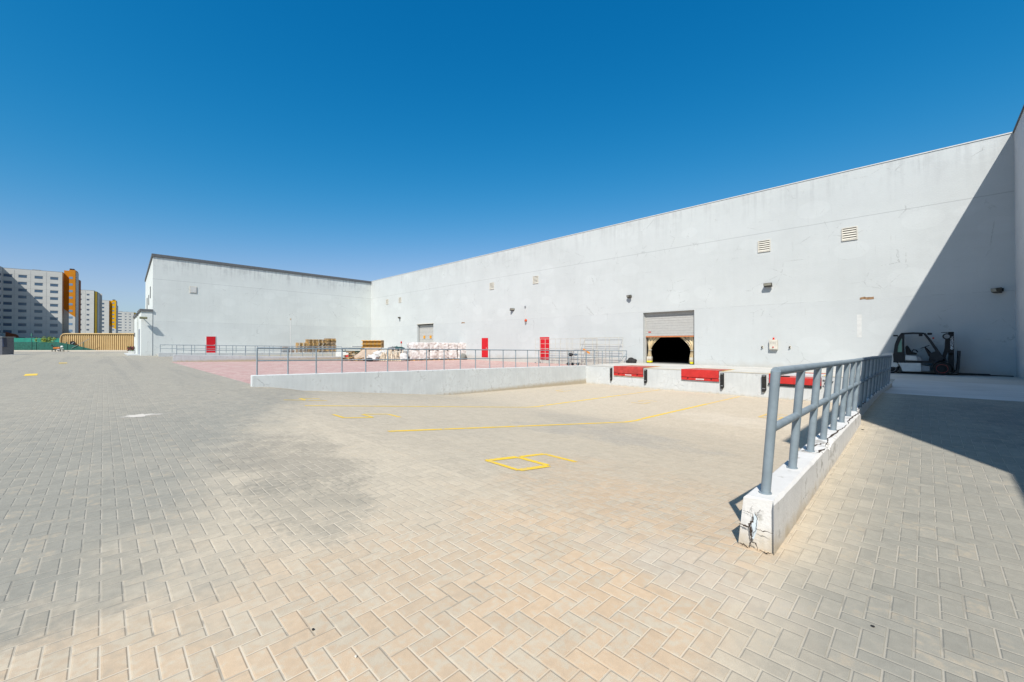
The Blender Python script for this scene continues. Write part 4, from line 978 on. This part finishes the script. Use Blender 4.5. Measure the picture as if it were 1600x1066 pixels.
# frame for things drawn facing the viewer at one distance: local x to the right, local -y towards the camera
def face_root(name, px, d, z, label, cat, group=None):
    p = W(px, d, z); q = W(px+10, d); a = math.atan2((q-W(px, d)).y, (q-W(px, d)).x)
    return empty(name, p, label, cat, group, rz=a)
PM = 642/45.                                           # pixels per metre at 45 m
# big tan board leaning on the block
r_ = face_root('leaning_board', 568, 45.2, zr, 'large tan board leaning against the upright pallets', 'board')
b = MB(); b.add([(-1.1, -.8, .18), (.55, -.8, .18), (1.75, .9, 1.45), (-.15, .9, 1.45)], [(0,1,2,3)]); o = b.build('sheet', M['tan'], r_, fix=False); m_ = o.modifiers.new('t', 'SOLIDIFY'); m_.thickness = .05
b = MB(); b.add([(.70, -.78, .14), (.86, -.78, .14), (2.1, .85, 1.36), (1.85, .85, 1.36)], [(0,1,2,3)]); o = b.build('edge_strip', M['oldwood'], r_, fix=False); m_ = o.modifiers.new('t', 'SOLIDIFY'); m_.thickness = .05
def plank_heap(px, d, w_, h_, n_, mat, label, seed, vert=False, cat='wood heap', nm='plank_heap'):
    random.seed(seed); r_ = face_root(nm, px, d, zr, label, cat); b = MB(); b2 = MB()
    for i in range(n_):
        if vert:
            x = -w_/2+w_*i/n_+random.uniform(-.04, .04); l = h_*random.uniform(.8, 1.05)
            (b if i % 3 else b2).bar((x, -.3+random.uniform(-.1, .1), .03), (x-.18+random.uniform(-.1, .25), .25, l), .07, .05)
        else:
            x = random.uniform(-w_/2, w_/2); z = random.uniform(.05, h_)*(1-abs(x)/w_); a = random.uniform(-.8, .8); l = random.uniform(.4, 1.1)
            (b if i % 2 else b2).bar((x-l/2*math.cos(a), random.uniform(-.5, .3), max(.04, z-l/2*math.sin(a)*.4)), (x+l/2*math.cos(a), random.uniform(-.3, .5), max(.04, z+l/2*math.sin(a)*.4)), random.uniform(.06, .14), .05)
    b.build('planks', mat, r_); b2.build('planks', M['brown'] if not vert else M['oldwood'], r_); random.seed(seed+50); return r_
plank_heap(553, 44.6, 2.2, .5, 46, M['wood'], 'broken dark planks at the left foot of the leaning board', 3)
plank_heap(549.5, 46.2, 1.0, 1.2, 30, M['wood'], 'steep pile of brown slats left of the leaning board', 4)
plank_heap(597, 44.2, 1.5, .95, 16, M['oldwood'], 'pale slatted pallets leaning just right of the white sacks', 5, True, 'pallets', 'pallet_bundle')
plank_heap(617, 44.2, 1.7, 1.35, 18, M['oldwood'], 'pale slatted pallets leaning beside the first bale', 6, True, 'pallets', 'pallet_bundle')
plank_heap(607, 45.4, 3.0, 1.3, 40, M['oldwood'], 'scrap timber piled behind the leaning slats', 8)
plank_heap(590, 45.8, 3.2, 1.25, 40, M['oldwood'], 'scrap timber piled behind the white sacks', 9)
def sack(px, d, z, sx, sz, mat, label, seed, group=None):
    r_ = face_root('sack', px, d, zr+z, label, 'sack', group); b = MB(); b.blob((0, 0, sz), sx, sx*.7, sz, .3, seed, 3, .35); b.build('bag', mat, r_, smooth=True)
    b = MB(); b.tube([(0, -.0, sz*1.9), (.03, 0, sz*2.1), (-.02, 0, sz*2.2)], [.1, .05, .09], 8); b.build('tied_neck', mat, r_, smooth=True)
wp = plain('white_woven_sack', (.70, .69, .67), .8, .15, 3, bump=.03)
sack(583, 43.8, 0, .55, .38, wp, 'large white sack low in the middle of the rubble', 1)
sack(590, 44.6, .42, .48, .32, wp, 'white sack on top of the others behind the railing', 2)
sack(599, 44.8, .62, .42, .26, wp, 'small white sack resting on the pale slats', 3)
sack(631, 44.2, .0, .45, .42, wp, 'white sack squeezed between slats and first bale', 4)
sack(629, 44.9, .55, .5, .28, plain('grey_sack', (.36, .34, .32), .8), 'grey sack on the heap next to the first bale', 5)
sack(577, 43.5, 0, .40, .20, plain('black_bag', (.02, .022, .03), .5), 'black rubbish bag in front of the leaning board', 6)
sack(620, 46, 1.1, .8, .22, plain('dark_green_tarp', (.02, .07, .07), .8), 'dark green bundled sheet on top of the heap', 7)
sack(613, 45.6, 1.1, .5, .2, plain('grey_tarp', (.2, .2, .21), .8), 'grey bundled sheet on top of the heap', 8)
# marker pole with red top
r_ = face_root('marker_pole', 627, 49, 0.27, 'short white pole with red top behind the heap', 'pole')
b = MB(); b.tube([(0, 0, 0), (0, 0, 1.3)], .07, 10); b.build('pole', M['cream'], r_, smooth=True)
b = MB(); b.tube([(0, 0, 1.3), (0, 0, 1.5), (0, 0, 1.55)], [.09, .09, .04], 10); b.build('cap', M['red'], r_, smooth=True)
b = MB(); b.box(-.1, .1, -.1, .1, .55, .85); b.build('box', M['green'], r_)
# bales
random.seed(21); bi = 0
pA = W(637, 45.9); pB = W(727, 49.3); dv = (pB-pA).normalized(); a_ = math.atan2(dv.y, dv.x); Ltot = (pB-pA).length
ordn = ['first', 'second', 'third', 'fourth', 'fifth', 'sixth']
nb = 6; wd = Ltot/nb
for i in range(nb):
    wdi = wd*(.96 if i in (0, 2, 4) else 1.0)
    c = pA.lerp(pB, (i+.5)/nb)
    o = pallet((c.x, c.y, zr), a_, 'low orange pallet under the %s bale from the left' % ordn[i], 'pallets under the bales', mat=M['wood2'])
    o.scale = (1.08, 1.0, .8)
    for q in range(2):
        h_ = .53*(1.02 if q == 0 else random.choice((.80, .86, .92)))*random.uniform(.97, 1.05)
        b = MB(); b.blob((0, 0, 0), wdi*.53, .58, h_, .10, i*2+q+1, 4, .80)
        o = b.build('wrapped_bale', M['wrap'], smooth=True, loc=(c.x+random.uniform(-.04, .04), c.y+random.uniform(-.06, .06), zr+.13+(.52 if q == 0 else 1.45)), rz=a_+random.uniform(-.05, .05))
        tag(o, 'white wrapped bale, %s from the left in the %s row' % (ordn[i], 'upper' if q else 'lower'), 'bale', 'white wrapped bales on the red paving')
# white machine with black base
r_ = face_root('floor_truck', 537, 46.5, zr, 'low white equipment box with black base left of the rubble', 'equipment')
b = MB(); b.box(-.7, .75, -.5, .5, .16, .95); b.build('body', M['white'], r_, bevel=.03)
b = MB(); b.box(-.75, .8, -.45, .45, .0, .15); b.build('base', M['black'], r_)
b = MB(); b.box(.35, .75, -.52, -.5, .4, .62); b.build('label_plate', M['red'], r_); b = MB(); b.box(.2, .3, -.52, -.5, .42, .58); b.build('switch', M['black'], r_)
r_ = face_root('black_trolley', 548, 48.5, zr, 'black flat trolley behind the leaning board', 'trolley')
b = MB(); b.box(-.9, 1.6, -.4, .4, 1.30, 1.40); b.build('platform', M['black'], r_); b = MB(); b.box(-.8, 1.5, -.35, .35, .7, 1.05); b.build('box', plain('dark_green_box', (.04, .06, .04), .6), r_)
b = MB()
for x in (-.8, 1.5):
    for y in (-.35, .35): b.bar((x, y, 0.06), (x, y, 1.3), .05)
b.build('legs', M['black'], r_)
b = MB(); b.box(.3, 1.7, -.3, .3, 1.5, 1.6); b.build('top_tray', M['grey'], r_)
# lamp mast
r_ = face_root('lamp_mast', 454, 50, .3, 'thin pale mast with small lamp standing by the far railing', 'mast')
b = MB(); b.tube([(0, 0, 0), (0, 0, 4.1)], .035, 10); b.build('mast', M['white'], r_, smooth=True)
b = MB(); b.tube([(0, 0, 4.1), (0, 0, 4.2), (0, 0, 4.34)], [.05, .09, .05], 10); b.build('lamp', M['oldwood'], r_, smooth=True)

# cages / racks against the wall
def rack(x0, x1, y, z0, z1, rows, colsn, label, depth=.7, gx=None):
    r_ = empty('tube_rack', ((x0+x1)/2, y, z0), label, 'rack', 'pale tube racks by the wall'); h = (x1-x0)/2; H_ = z1-z0; t = .017
    for yy, nm in ((0, 'front_frame'), (depth, 'back_frame')):
        b = MB()
        for i in range(colsn+1): x = -h+2*h*i/colsn; b.tube([(x, yy, 0), (x, yy, H_)], t, 8)
        for j in range(rows): z = H_-j*H_/rows*.98; b.tube([(-h, yy, z), (h, yy, z)], t*.8, 8)
        b.build(nm, M['steel'], r_, smooth=True)
    b = MB()
    for x in (-h, h):
        for z in (.15, H_*.5, H_): b.tube([(x, 0, z), (x, depth, z)], t*.8, 8)
    b.build('side_bars', M['steel'], r_, smooth=True)
    for x in (-h, h):
        for yy in (0, depth): b = MB(); b.tube([(x-.03, yy, .06), (x+.03, yy, .06)], .06, 10); b.build('castor', M['grey'], r_)
    return r_
rack(-25.95, -22.3, 28.9, -.3, 1.98, 5, 3, 'left pale tube rack partly in front of the second red door')
rack(-22.2, -19.6, 29.0, -.3, 1.98, 5, 2, 'middle pale tube rack holding dark parts')
rack(-21.4, -17.6, 29.75, -.3, 2.05, 4, 3, 'right pale tube rack, taller and closest to the wall', .6)
r_ = empty('hand_trolley', (-21.3, 28.5, -.34), 'dark hand trolley with wheels standing before the middle rack', 'trolley')
b = MB(); b.tube([(-.6, 0, 1.35), (-.55, 0, .2), (.6, 0, .15), (.75, 0, .35)], .03, 8); b.tube([(-.4, .3, 1.3), (-.35, .3, .2), (.5, .3, .2)], .03, 8); b.tube([(.1, 0, 1.3), (.12, 0, .2)], .025, 8); b.build('frame', M['grey'], r_, smooth=True)
for x, z in ((-.45, .14), (.0, .14), (.55, .16)):
    b = MB(); b.cylY(x, z, .13, -.05, .02, 14); b.build('wheel', M['black'], r_, smooth=True)
b = MB(); b.blob((-.3, .1, .95), .28, .15, .14, .3, 4); b.build('bundle', M['black'], r_); b = MB(); b.blob((.25, .1, .95), .2, .12, .1, .3, 6); b.build('bundle', plain('blue_grey_bundle', (.12, .16, .2), .6), r_)
b = MB(); b.obox((0, 0, 0), (.32, 0, -.17), (0, .02, 0), (.03, 0, .06)); tag(b.build('orange_strap', plain('orange_plastic', (.80, .30, .04), .5), loc=(-19.75, 28.3, .92)), 'orange strip hung over the long railing in front of the racks', 'strap')

# ------------------------------------------------------------------ far left: booth, drum, motorcycle, fences, bush
r_ = face_root('guard_booth', 2, 49.5, 0, 'grey and navy booth on a white slab at the left edge', 'booth')
b = MB(); b.box(-1.6, .45, -.25, .9, .12, 2.3); b.build('walls', plain('booth_grey', (.115, .12, .14), .5), r_, bevel=.02)
for x0, x1, z0, z1 in ((-1.5, -.55, 1.2, 2.1), (-.3, .0, 1.1, 2.15), (-1.5, -.6, .2, .95), (-.25, .0, .2, 1.0)):
    b = MB(); b.box(x0-.1, x1-.1, -.28, -.25, z0, z1); b.build('window', plain('navy_glass', (.012, .02, .07), .2, .1, spec=.6), r_)
PRB = MB(); PRB.add([(.45, -.25, 1.15), (.62, -.25, 1.15), (.5, -.25, 2.25), (.40, -.25, 2.25), (.45, .1, 1.15), (.62, .1, 1.15), (.5, .1, 2.25), (.40, .1, 2.25)], [(0,1,2,3),(7,6,5,4),(0,4,5,1),(1,5,6,2),(2,6,7,3),(3,7,4,0)]); PRB.build('awning', plain('navy_panel', (.015, .025, .06), .4), r_)
b = MB(); b.box(-1.7, .55, -.35, 1.0, 2.3, 2.38); b.build('roof', M['grey'], r_)
b = MB(); b.box(-2.0, 1.5, -.2, 1.2, 0, .2); tag(b.build('slab', M['kerb'], loc=r_.location+Vector((0, 0, .005)), rz=r_.rotation_euler.z), 'white concrete slab under the booth', 'slab')
r_ = face_root('red_drum', 17.5, 66, 0, 'faded red drum standing right of the booth', 'drum')
b = MB(); b.tube([(0, 0, .12), (0, 0, .15), (0, 0, .6), (0, 0, .62), (0, 0, 1.1), (0, 0, 1.25)], [.27, .30, .29, .31, .29, .2], 16); b.build('body', plain('faded_red', (.38, .10, .09), .6), r_, smooth=True)
b = MB(); b.box(-.9, .75, -.3, .3, 0, .12); b.box(-.9, -.5, -.3, .3, .12, .4); b.build('base', M['brown'], r_)
r_ = face_root('motorcycle', 91, 69.5, 0, 'small orange and white motorcycle parked by the low wall', 'motorcycle')
for x in (-.75, .68):
    b = MB(); n = 18; b.tube([(x+.29*math.cos(2*math.pi*i/n), 0, .31+.29*math.sin(2*math.pi*i/n)) for i in range(n+1)], .05, 8, False); wq = b.build('wheel', M['black'], r_, smooth=True)
    b = MB(); b.cylY(x, .31, .08, -.05, .05, 10); b.build('hub', M['steel'], wq)
b = MB(); b.blob((-.25, 0, .78), .62, .16, .20, .1, 2, 3, .2); b.build('body', plain('orange_fairing', (.50, .16, .03), .4), r_, smooth=True)
b = MB(); b.blob((-.35, 0, .98), .5, .13, .07, .05, 3, 3); b.tube([(-.8, 0, .95), (-1.05, 0, 1.2), (-1.1, 0, 1.35)], .07, 8); b.build('seat', M['black'], r_, smooth=True)
b = MB(); b.blob((.05, 0, .5), .3, .15, .2, .2, 4); b.build('engine', M['grey'], r_, smooth=True)
b = MB(); b.tube([(.68, .07, .31), (.45, .07, 1.0)], .03, 8); b.tube([(.68, -.07, .31), (.45, -.07, 1.0)], .03, 8); b.tube([(.42, -.35, 1.12), (.46, 0, 1.06), (.42, .35, 1.12)], .02, 8); b.build('fork', M['steel'], r_, smooth=True)
b = MB(); b.blob((.62, 0, 1.02), .22, .14, .16, .1, 5); b.build('front_fairing', M['white'], r_, smooth=True)
b = MB(); b.blob((.75, 0, .63), .22, .07, .05, .05, 6); b.build('front_mudguard', M['white'], r_, smooth=True)

def fline(px0, px1, d): return W(px0, d), W(px1, d)
p0, p1 = fline(24, 228, 70.5); L = (p1-p0).length; a_ = math.atan2((p1-p0).y, (p1-p0).x)
r_ = empty('boundary_wall', p0, 'low pale boundary wall along the far edge of the yard', 'wall', rz=a_)
b = MB(); b.box(-2, L, -.15, .15, -.2, .42); b.build('wall', kerb_mat('pale_boundary', (.62, .56, .48)), r_)
p0, p1 = fline(-25, 150, 71.2); L = (p1-p0).length; a_ = math.atan2((p1-p0).y, (p1-p0).x)
r_ = empty('green_fence', p0, 'dark green shade net fence standing on the boundary wall', 'fence', rz=a_)
xk = lambda px: (W(px, 71.2)-p0).length
b = MB(); b.prism([(0, .35), (L, .35), (L, .42), (xk(118), 1.25), (xk(96), 1.72), (xk(60), 1.80), (0, 1.78)], -.015, .015); b.build('net', M['green'], r_)
for px in (50, 57, 105, 131):
    h_ = 3.2 if px == 50 else 1.85
    b = MB(); b.tube([(xk(px), -.06, .2), (xk(px), -.06, h_)], .05, 8)
    if px == 50: b.box(xk(px)-.12, xk(px)+.1, -.1, .0, 2.85, 3.3)
    b.build('post', plain('green_post', (.05, .16, .13), .6), r_)
b = MB(); b.bar((xk(113), -.1, .75), (xk(141), -.1, 2.4), .05); b.build('leaning_pole', M['grey'], r_)
p2, p3 = fline(-40, 100, 96)
r_ = empty('teal_fence', p2, 'bright teal net fence in front of the nearest apartment block', 'fence', rz=a_)
b = MB(); b.prism([(0, .0), ((p3-p2).length, .0), ((p3-p2).length, 2.1), ((p3-p2).length, 2.8), (0, 2.9)], -.02, .02); b.build('net', M['teal'], r_)
for i in range(8): b = MB(); b.tube([(i*3, .06, 0), (i*3, .06, 3)], .05, 8); b.build('post', M['grey'], r_)
b = MB(); b.prism([(0, 0), ((p3-p2).length, 0), ((p3-p2).length, 1.85), (0, 2.0)], -.10, -.07); b.build('lower_sheet', plain('dull_blue_sheet', (.05, .09, .11), .8), r_)
# corrugated sand-coloured screen
p0, p1 = fline(95, 222, 72.4); L = (p1-p0).length
r_ = empty('corrugated_fence', p0, 'sand coloured corrugated sheet fence with rounded left corner', 'fence', rz=a_)
b = MB(); pitch = .37; n = int(L/pitch); vs = []
for i in range(n+1):
    for dx, dy in ((0, 0), (.10, 0), (.135, .13), (.30, .13), (.335, 0)):
        x = i*pitch+dx; zt = 3.22 if x > .6 else 3.22-(.6-x)**2*2.2
        vs += [(x, dy, .0), (x, dy, zt)]
m = len(vs)//2; b.add(vs, [(2*i, 2*i+2, 2*i+3, 2*i+1) for i in range(m-1)]); b.build('sheet', M['fence'], r_, fix=False)
b = MB(); b.tube([(0, -.05, 1.5), (0, -.05, 2.4), (.12, -.05, 2.9), (.45, -.05, 3.2), (.9, -.05, 3.27), (L, -.05, 3.27)], .11, 10); b.build('cap_tube', M['fence'], r_, smooth=True)
r_ = face_root('round_dish', 113.5, 72.0, 1.65, 'round black dish with white lettering fixed on the corrugated fence', 'dish')
b = MB(); n = 24; b.add([(.52*math.cos(2*math.pi*i/n), 0, .34*math.sin(2*math.pi*i/n)) for i in range(n)]+[(.44*math.cos(2*math.pi*i/n), .1, .28*math.sin(2*math.pi*i/n)) for i in range(n)], [tuple(range(n))]+[(i, (i+1) % n, (i+1) % n+n, i+n) for i in range(n)]); b.build('plate', M['black'], r_)
b = MB(); b.box(-.16, .0, -.02, -.005, -.10, -.03); b.box(.03, .2, -.02, -.005, .02, .08); b.build('mark', M['white'], r_)
# bush behind the net
r_ = face_root('bush', 73, 76, 0, 'yellow green bush showing above the green net', 'bush')
random.seed(5); b = MB(); st = MB()
for c_ in range(26):
    cx, cy, cz = random.uniform(-1.5, 1.5), random.uniform(-.5, .5), random.uniform(1.2, 2.95)
    if cz > 3.0-abs(cx)*.45: cz = 3.0-abs(cx)*.45-random.random()*.3
    st.tube([(cx*.15, cy*.15, 0), (cx*.7, cy*.7, cz*.6), (cx, cy, cz)], [.04, .025, .01], 5)
    for i in range(70):
        q = Vector((random.gauss(0, 1), random.gauss(0, 1), random.gauss(0, 1))); p = Vector((cx, cy, cz))+q*.19; s_ = random.uniform(.035, .075)
        q.normalize(); a = (q+Vector((random.random(), random.random(), 1))).normalized(); x = a.orthogonal().normalized()*s_; y = a.cross(x).normalized()*s_*1.6
        b.add([p-x, p+y, p+x, p-y], [(0,1,2,3)])
kk = N('yellow_green_leaf', .7); kp = kk.pos(); b.build('leaves', kk.out(kk.mix(kk.ss(kk.noise(kp, 2.4, 3), .4, .62), (.42, .50, .07), (.14, .22, .04)), .7), r_, fix=False); st.build('stems', M['wood'], r_)

# ------------------------------------------------------------------ apartment blocks
def tmat(name, col):
    k = N(name, .85, .2); P = k.pos(); x, y, z = k.sep(P)
    ln = k.ss(k.M('ABSOLUTE', k.M('SUBTRACT', k.M('FLOORED_MODULO', z, 3.05), 1.5)), .03, .09, 1, 0)
    f = k.ss(k.noise(P, .12, 4), .3, .7, .95, 1.05)
    return k.out(k.mix(k.M('MULTIPLY', ln, .28), k.scale(col, f), (.22, .22, .22)), .85)
MT = dict(g=tmat('precast_grey', (.60, .60, .565)), o=tmat('orange_facade', (.62, .23, .012)), y=tmat('yellow_facade', (.78, .42, .01)), br=tmat('rust_facade', (.30, .10, .03)), oc=tmat('ochre_strip', (.34, .24, .03)))
MT['win'] = plain('blue_window_glass', (.07, .12, .19), .18, .1, .5, spec=.7)
ta = Vector((math.cos(YAW)*.78-math.sin(YAW)*.625, math.sin(YAW)*.78+math.cos(YAW)*.625, 0)).normalized()
ANG = math.atan2(ta.y, ta.x)
def block(Rr, D, H, Lm, colsw, z0, dz, nrow, label, tower=None, wing=False, strip_=None, side=0, dy=14, rel=None):
    c, s_ = math.cos(YAW), math.sin(YAW)
    root = empty('apartment_block', (c*Rr-s_*D, s_*Rr+c*D, 0), label, 'building', 'apartment blocks beyond the yard', rz=ANG)
    b = MB(); b.box(-Lm, 0, 0, dy, -1, H); b.build('wall', MT['g'], root)
    b = MB(); b.box(-Lm, 0, 0, dy, H, H+.25); b.v = [(x*1.0, y, z) for x, y, z in b.v]; b.build('roof', M['grey'], root)
    for (cx, wd_, hh_) in colsw:
        for i in range(nrow):
            zc = z0-i*dz
            if zc < 2.2: continue
            b = MB(); b.box(cx-wd_/2, cx+wd_/2, -.03, .05, zc-hh_/2, zc+hh_/2); f_ = b.build('window', MT['win'], root)
            b = MB(); b.box(cx-wd_/2, cx+wd_/2, -.12, .0, zc+hh_/2, zc+hh_/2+.16); b.build('lintel', M['grey'], f_)
    # panel joints
    b = MB()
    for (cx, wd_, hh_) in colsw: b.box(cx-wd_*.98-.03, cx-wd_*.98+.03, -.02, 0.0, 0, H-.3)
    b.build('panel_joint', M['grey'], root)
    if tower:
        col, tA, tB, TH, zl, zr_, rec = tower
        # recessed strip, then a proud strip; paint stops on a slant
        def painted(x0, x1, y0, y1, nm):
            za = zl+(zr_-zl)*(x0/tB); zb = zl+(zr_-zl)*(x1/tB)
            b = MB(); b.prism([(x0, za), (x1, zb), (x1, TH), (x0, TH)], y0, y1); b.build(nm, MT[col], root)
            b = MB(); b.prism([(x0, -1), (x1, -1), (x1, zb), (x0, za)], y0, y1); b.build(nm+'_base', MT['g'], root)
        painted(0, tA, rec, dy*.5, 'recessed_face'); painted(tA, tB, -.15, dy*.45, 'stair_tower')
        n_ = nrow+1
        for i in range(n_):
            zc = z0+ .8-i*dz
            if zc < 2: continue
            b = MB(); b.box(tA-.0, tA+1.15, -.19, -.14, zc-.5, zc+.5); b.build('window', plain('sky_glass', (.16, .27, .42), .1, .1, .5, spec=.8) if i == 0 else bpy.data.materials['sky_glass'], root)
        b = MB(); b.box(tB, tB+.2, .6, 6.2, -1, TH-.6); b.build('side_wall', MT['g'], root)
        b = MB(); b.box(tB-1.5, tB+.3, 6.2, 11, -1, TH-3.6); b.build('side_tower', MT['br'] if col == 'o' else MT['g'], root)
        b = MB(); b.box(tA, tB-.6, .8, 3.4, TH, TH+.7); b.build('roof_plant', M['black'], root)
    if strip_:
        b = MB(); b.box(0, strip_[0], .4, dy, -1, H-.3); b.build('strip_wall', MT['oc'], root)
        b = MB(); b.box(strip_[0], strip_[0]+.15, strip_[1], strip_[1]+8, -1, H-.8); b.box(strip_[0], strip_[0]+1.2, strip_[1]+8, strip_[1]+8.4, -1, H-.5); b.build('side_wall', MT['g'], root)
    if wing:
        b = MB(); b.box(-Lm-12, -Lm, -28, 14, -1, H+.4); b.build('front_wing', MT['g'], root)
        for i in range(nrow):
            for yy in (-3.2, -8, -13, -18): 
                b = MB(); b.box(-Lm-.02, -Lm+.04, yy-1.2, yy+1.2, z0-i*dz-.5, z0-i*dz+.5); b.build('window', MT['win'], root)
        b = MB(); b.prism([(-16.6, 2), (-12.9, 2), (-12.9, 5.0), (-13.6, 5.6), (-16.6, 6.6)], -.10, -.0); b.build('painted_panel', plain('rust_panel', (.33, .085, .03), .8), root)
        b = MB(); b.box(-16.2, -13.7, -.16, -.10, 3.4, 4.4); b.build('window', MT['win'], root)
    b = MB(); b.box(-Lm*.55, -Lm*.55+2.5, 3, 5.5, H, H+.8); b.box(-Lm*.3, -Lm*.3+1.6, 3, 5, H, H+.55); b.build('roof_unit', M['grey'], root)
    return root
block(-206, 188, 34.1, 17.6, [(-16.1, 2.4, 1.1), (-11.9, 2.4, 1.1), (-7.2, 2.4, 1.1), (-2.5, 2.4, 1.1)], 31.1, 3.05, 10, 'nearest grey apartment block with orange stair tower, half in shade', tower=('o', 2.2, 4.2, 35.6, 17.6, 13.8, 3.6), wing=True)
block(-255.5, 251, 33.8, 16, [(-2.6, 1.1, .75), (-5.9, 1.1, .75), (-10, 1.1, .75)], 31.2, 3.05, 10, 'second grey apartment block with small windows and ochre strip', strip_=(1.1, 3))
block(-319.9, 326, 35.6, 16, [(-4.2, 2.9, 1.1), (-10, 2.9, 1.1)], 33.0, 3.05, 10, 'third grey apartment block with bright yellow stair tower', tower=('y', 1.9, 4.0, 36.0, 16, 13, 3.6))
block(-418.9, 455, 36.2, 22, [(-3.1, 1.2, .8), (-6.6, 1.2, .8), (-11.3, 3.0, 1.0), (-16, 3, 1.0)], 34.0, 3.05, 11, 'farthest grey apartment block, partly behind the left wing', strip_=(1.6, 4))

# small litter on the paving
random.seed(11)
for i, (x, y) in enumerate(((-2.34, .81), (-.21, 2.99), (-1.99, .89), (-15.37, 2.51), (-.72, 8.7))):
    b = MB(); b.blob((0, 0, .005), .009+.012*(i > 2), .006+.008*(i > 2), .005, .3, i, 2)
    tag(b.build('pebble', M['dark'] if i != 2 else M['cream'], loc=(x, y, zone(x, y))),
        ['small dark bit of grit in the lower left foreground paving', 'small dark bit of grit on the grey paving at lower right', 'tiny pale stone in the foreground paving', 'dark speck on the paving before the red area', 'dark stone beside the kerb at the shadow edge'][i], 'stone')
bpy.context.view_layer.update()
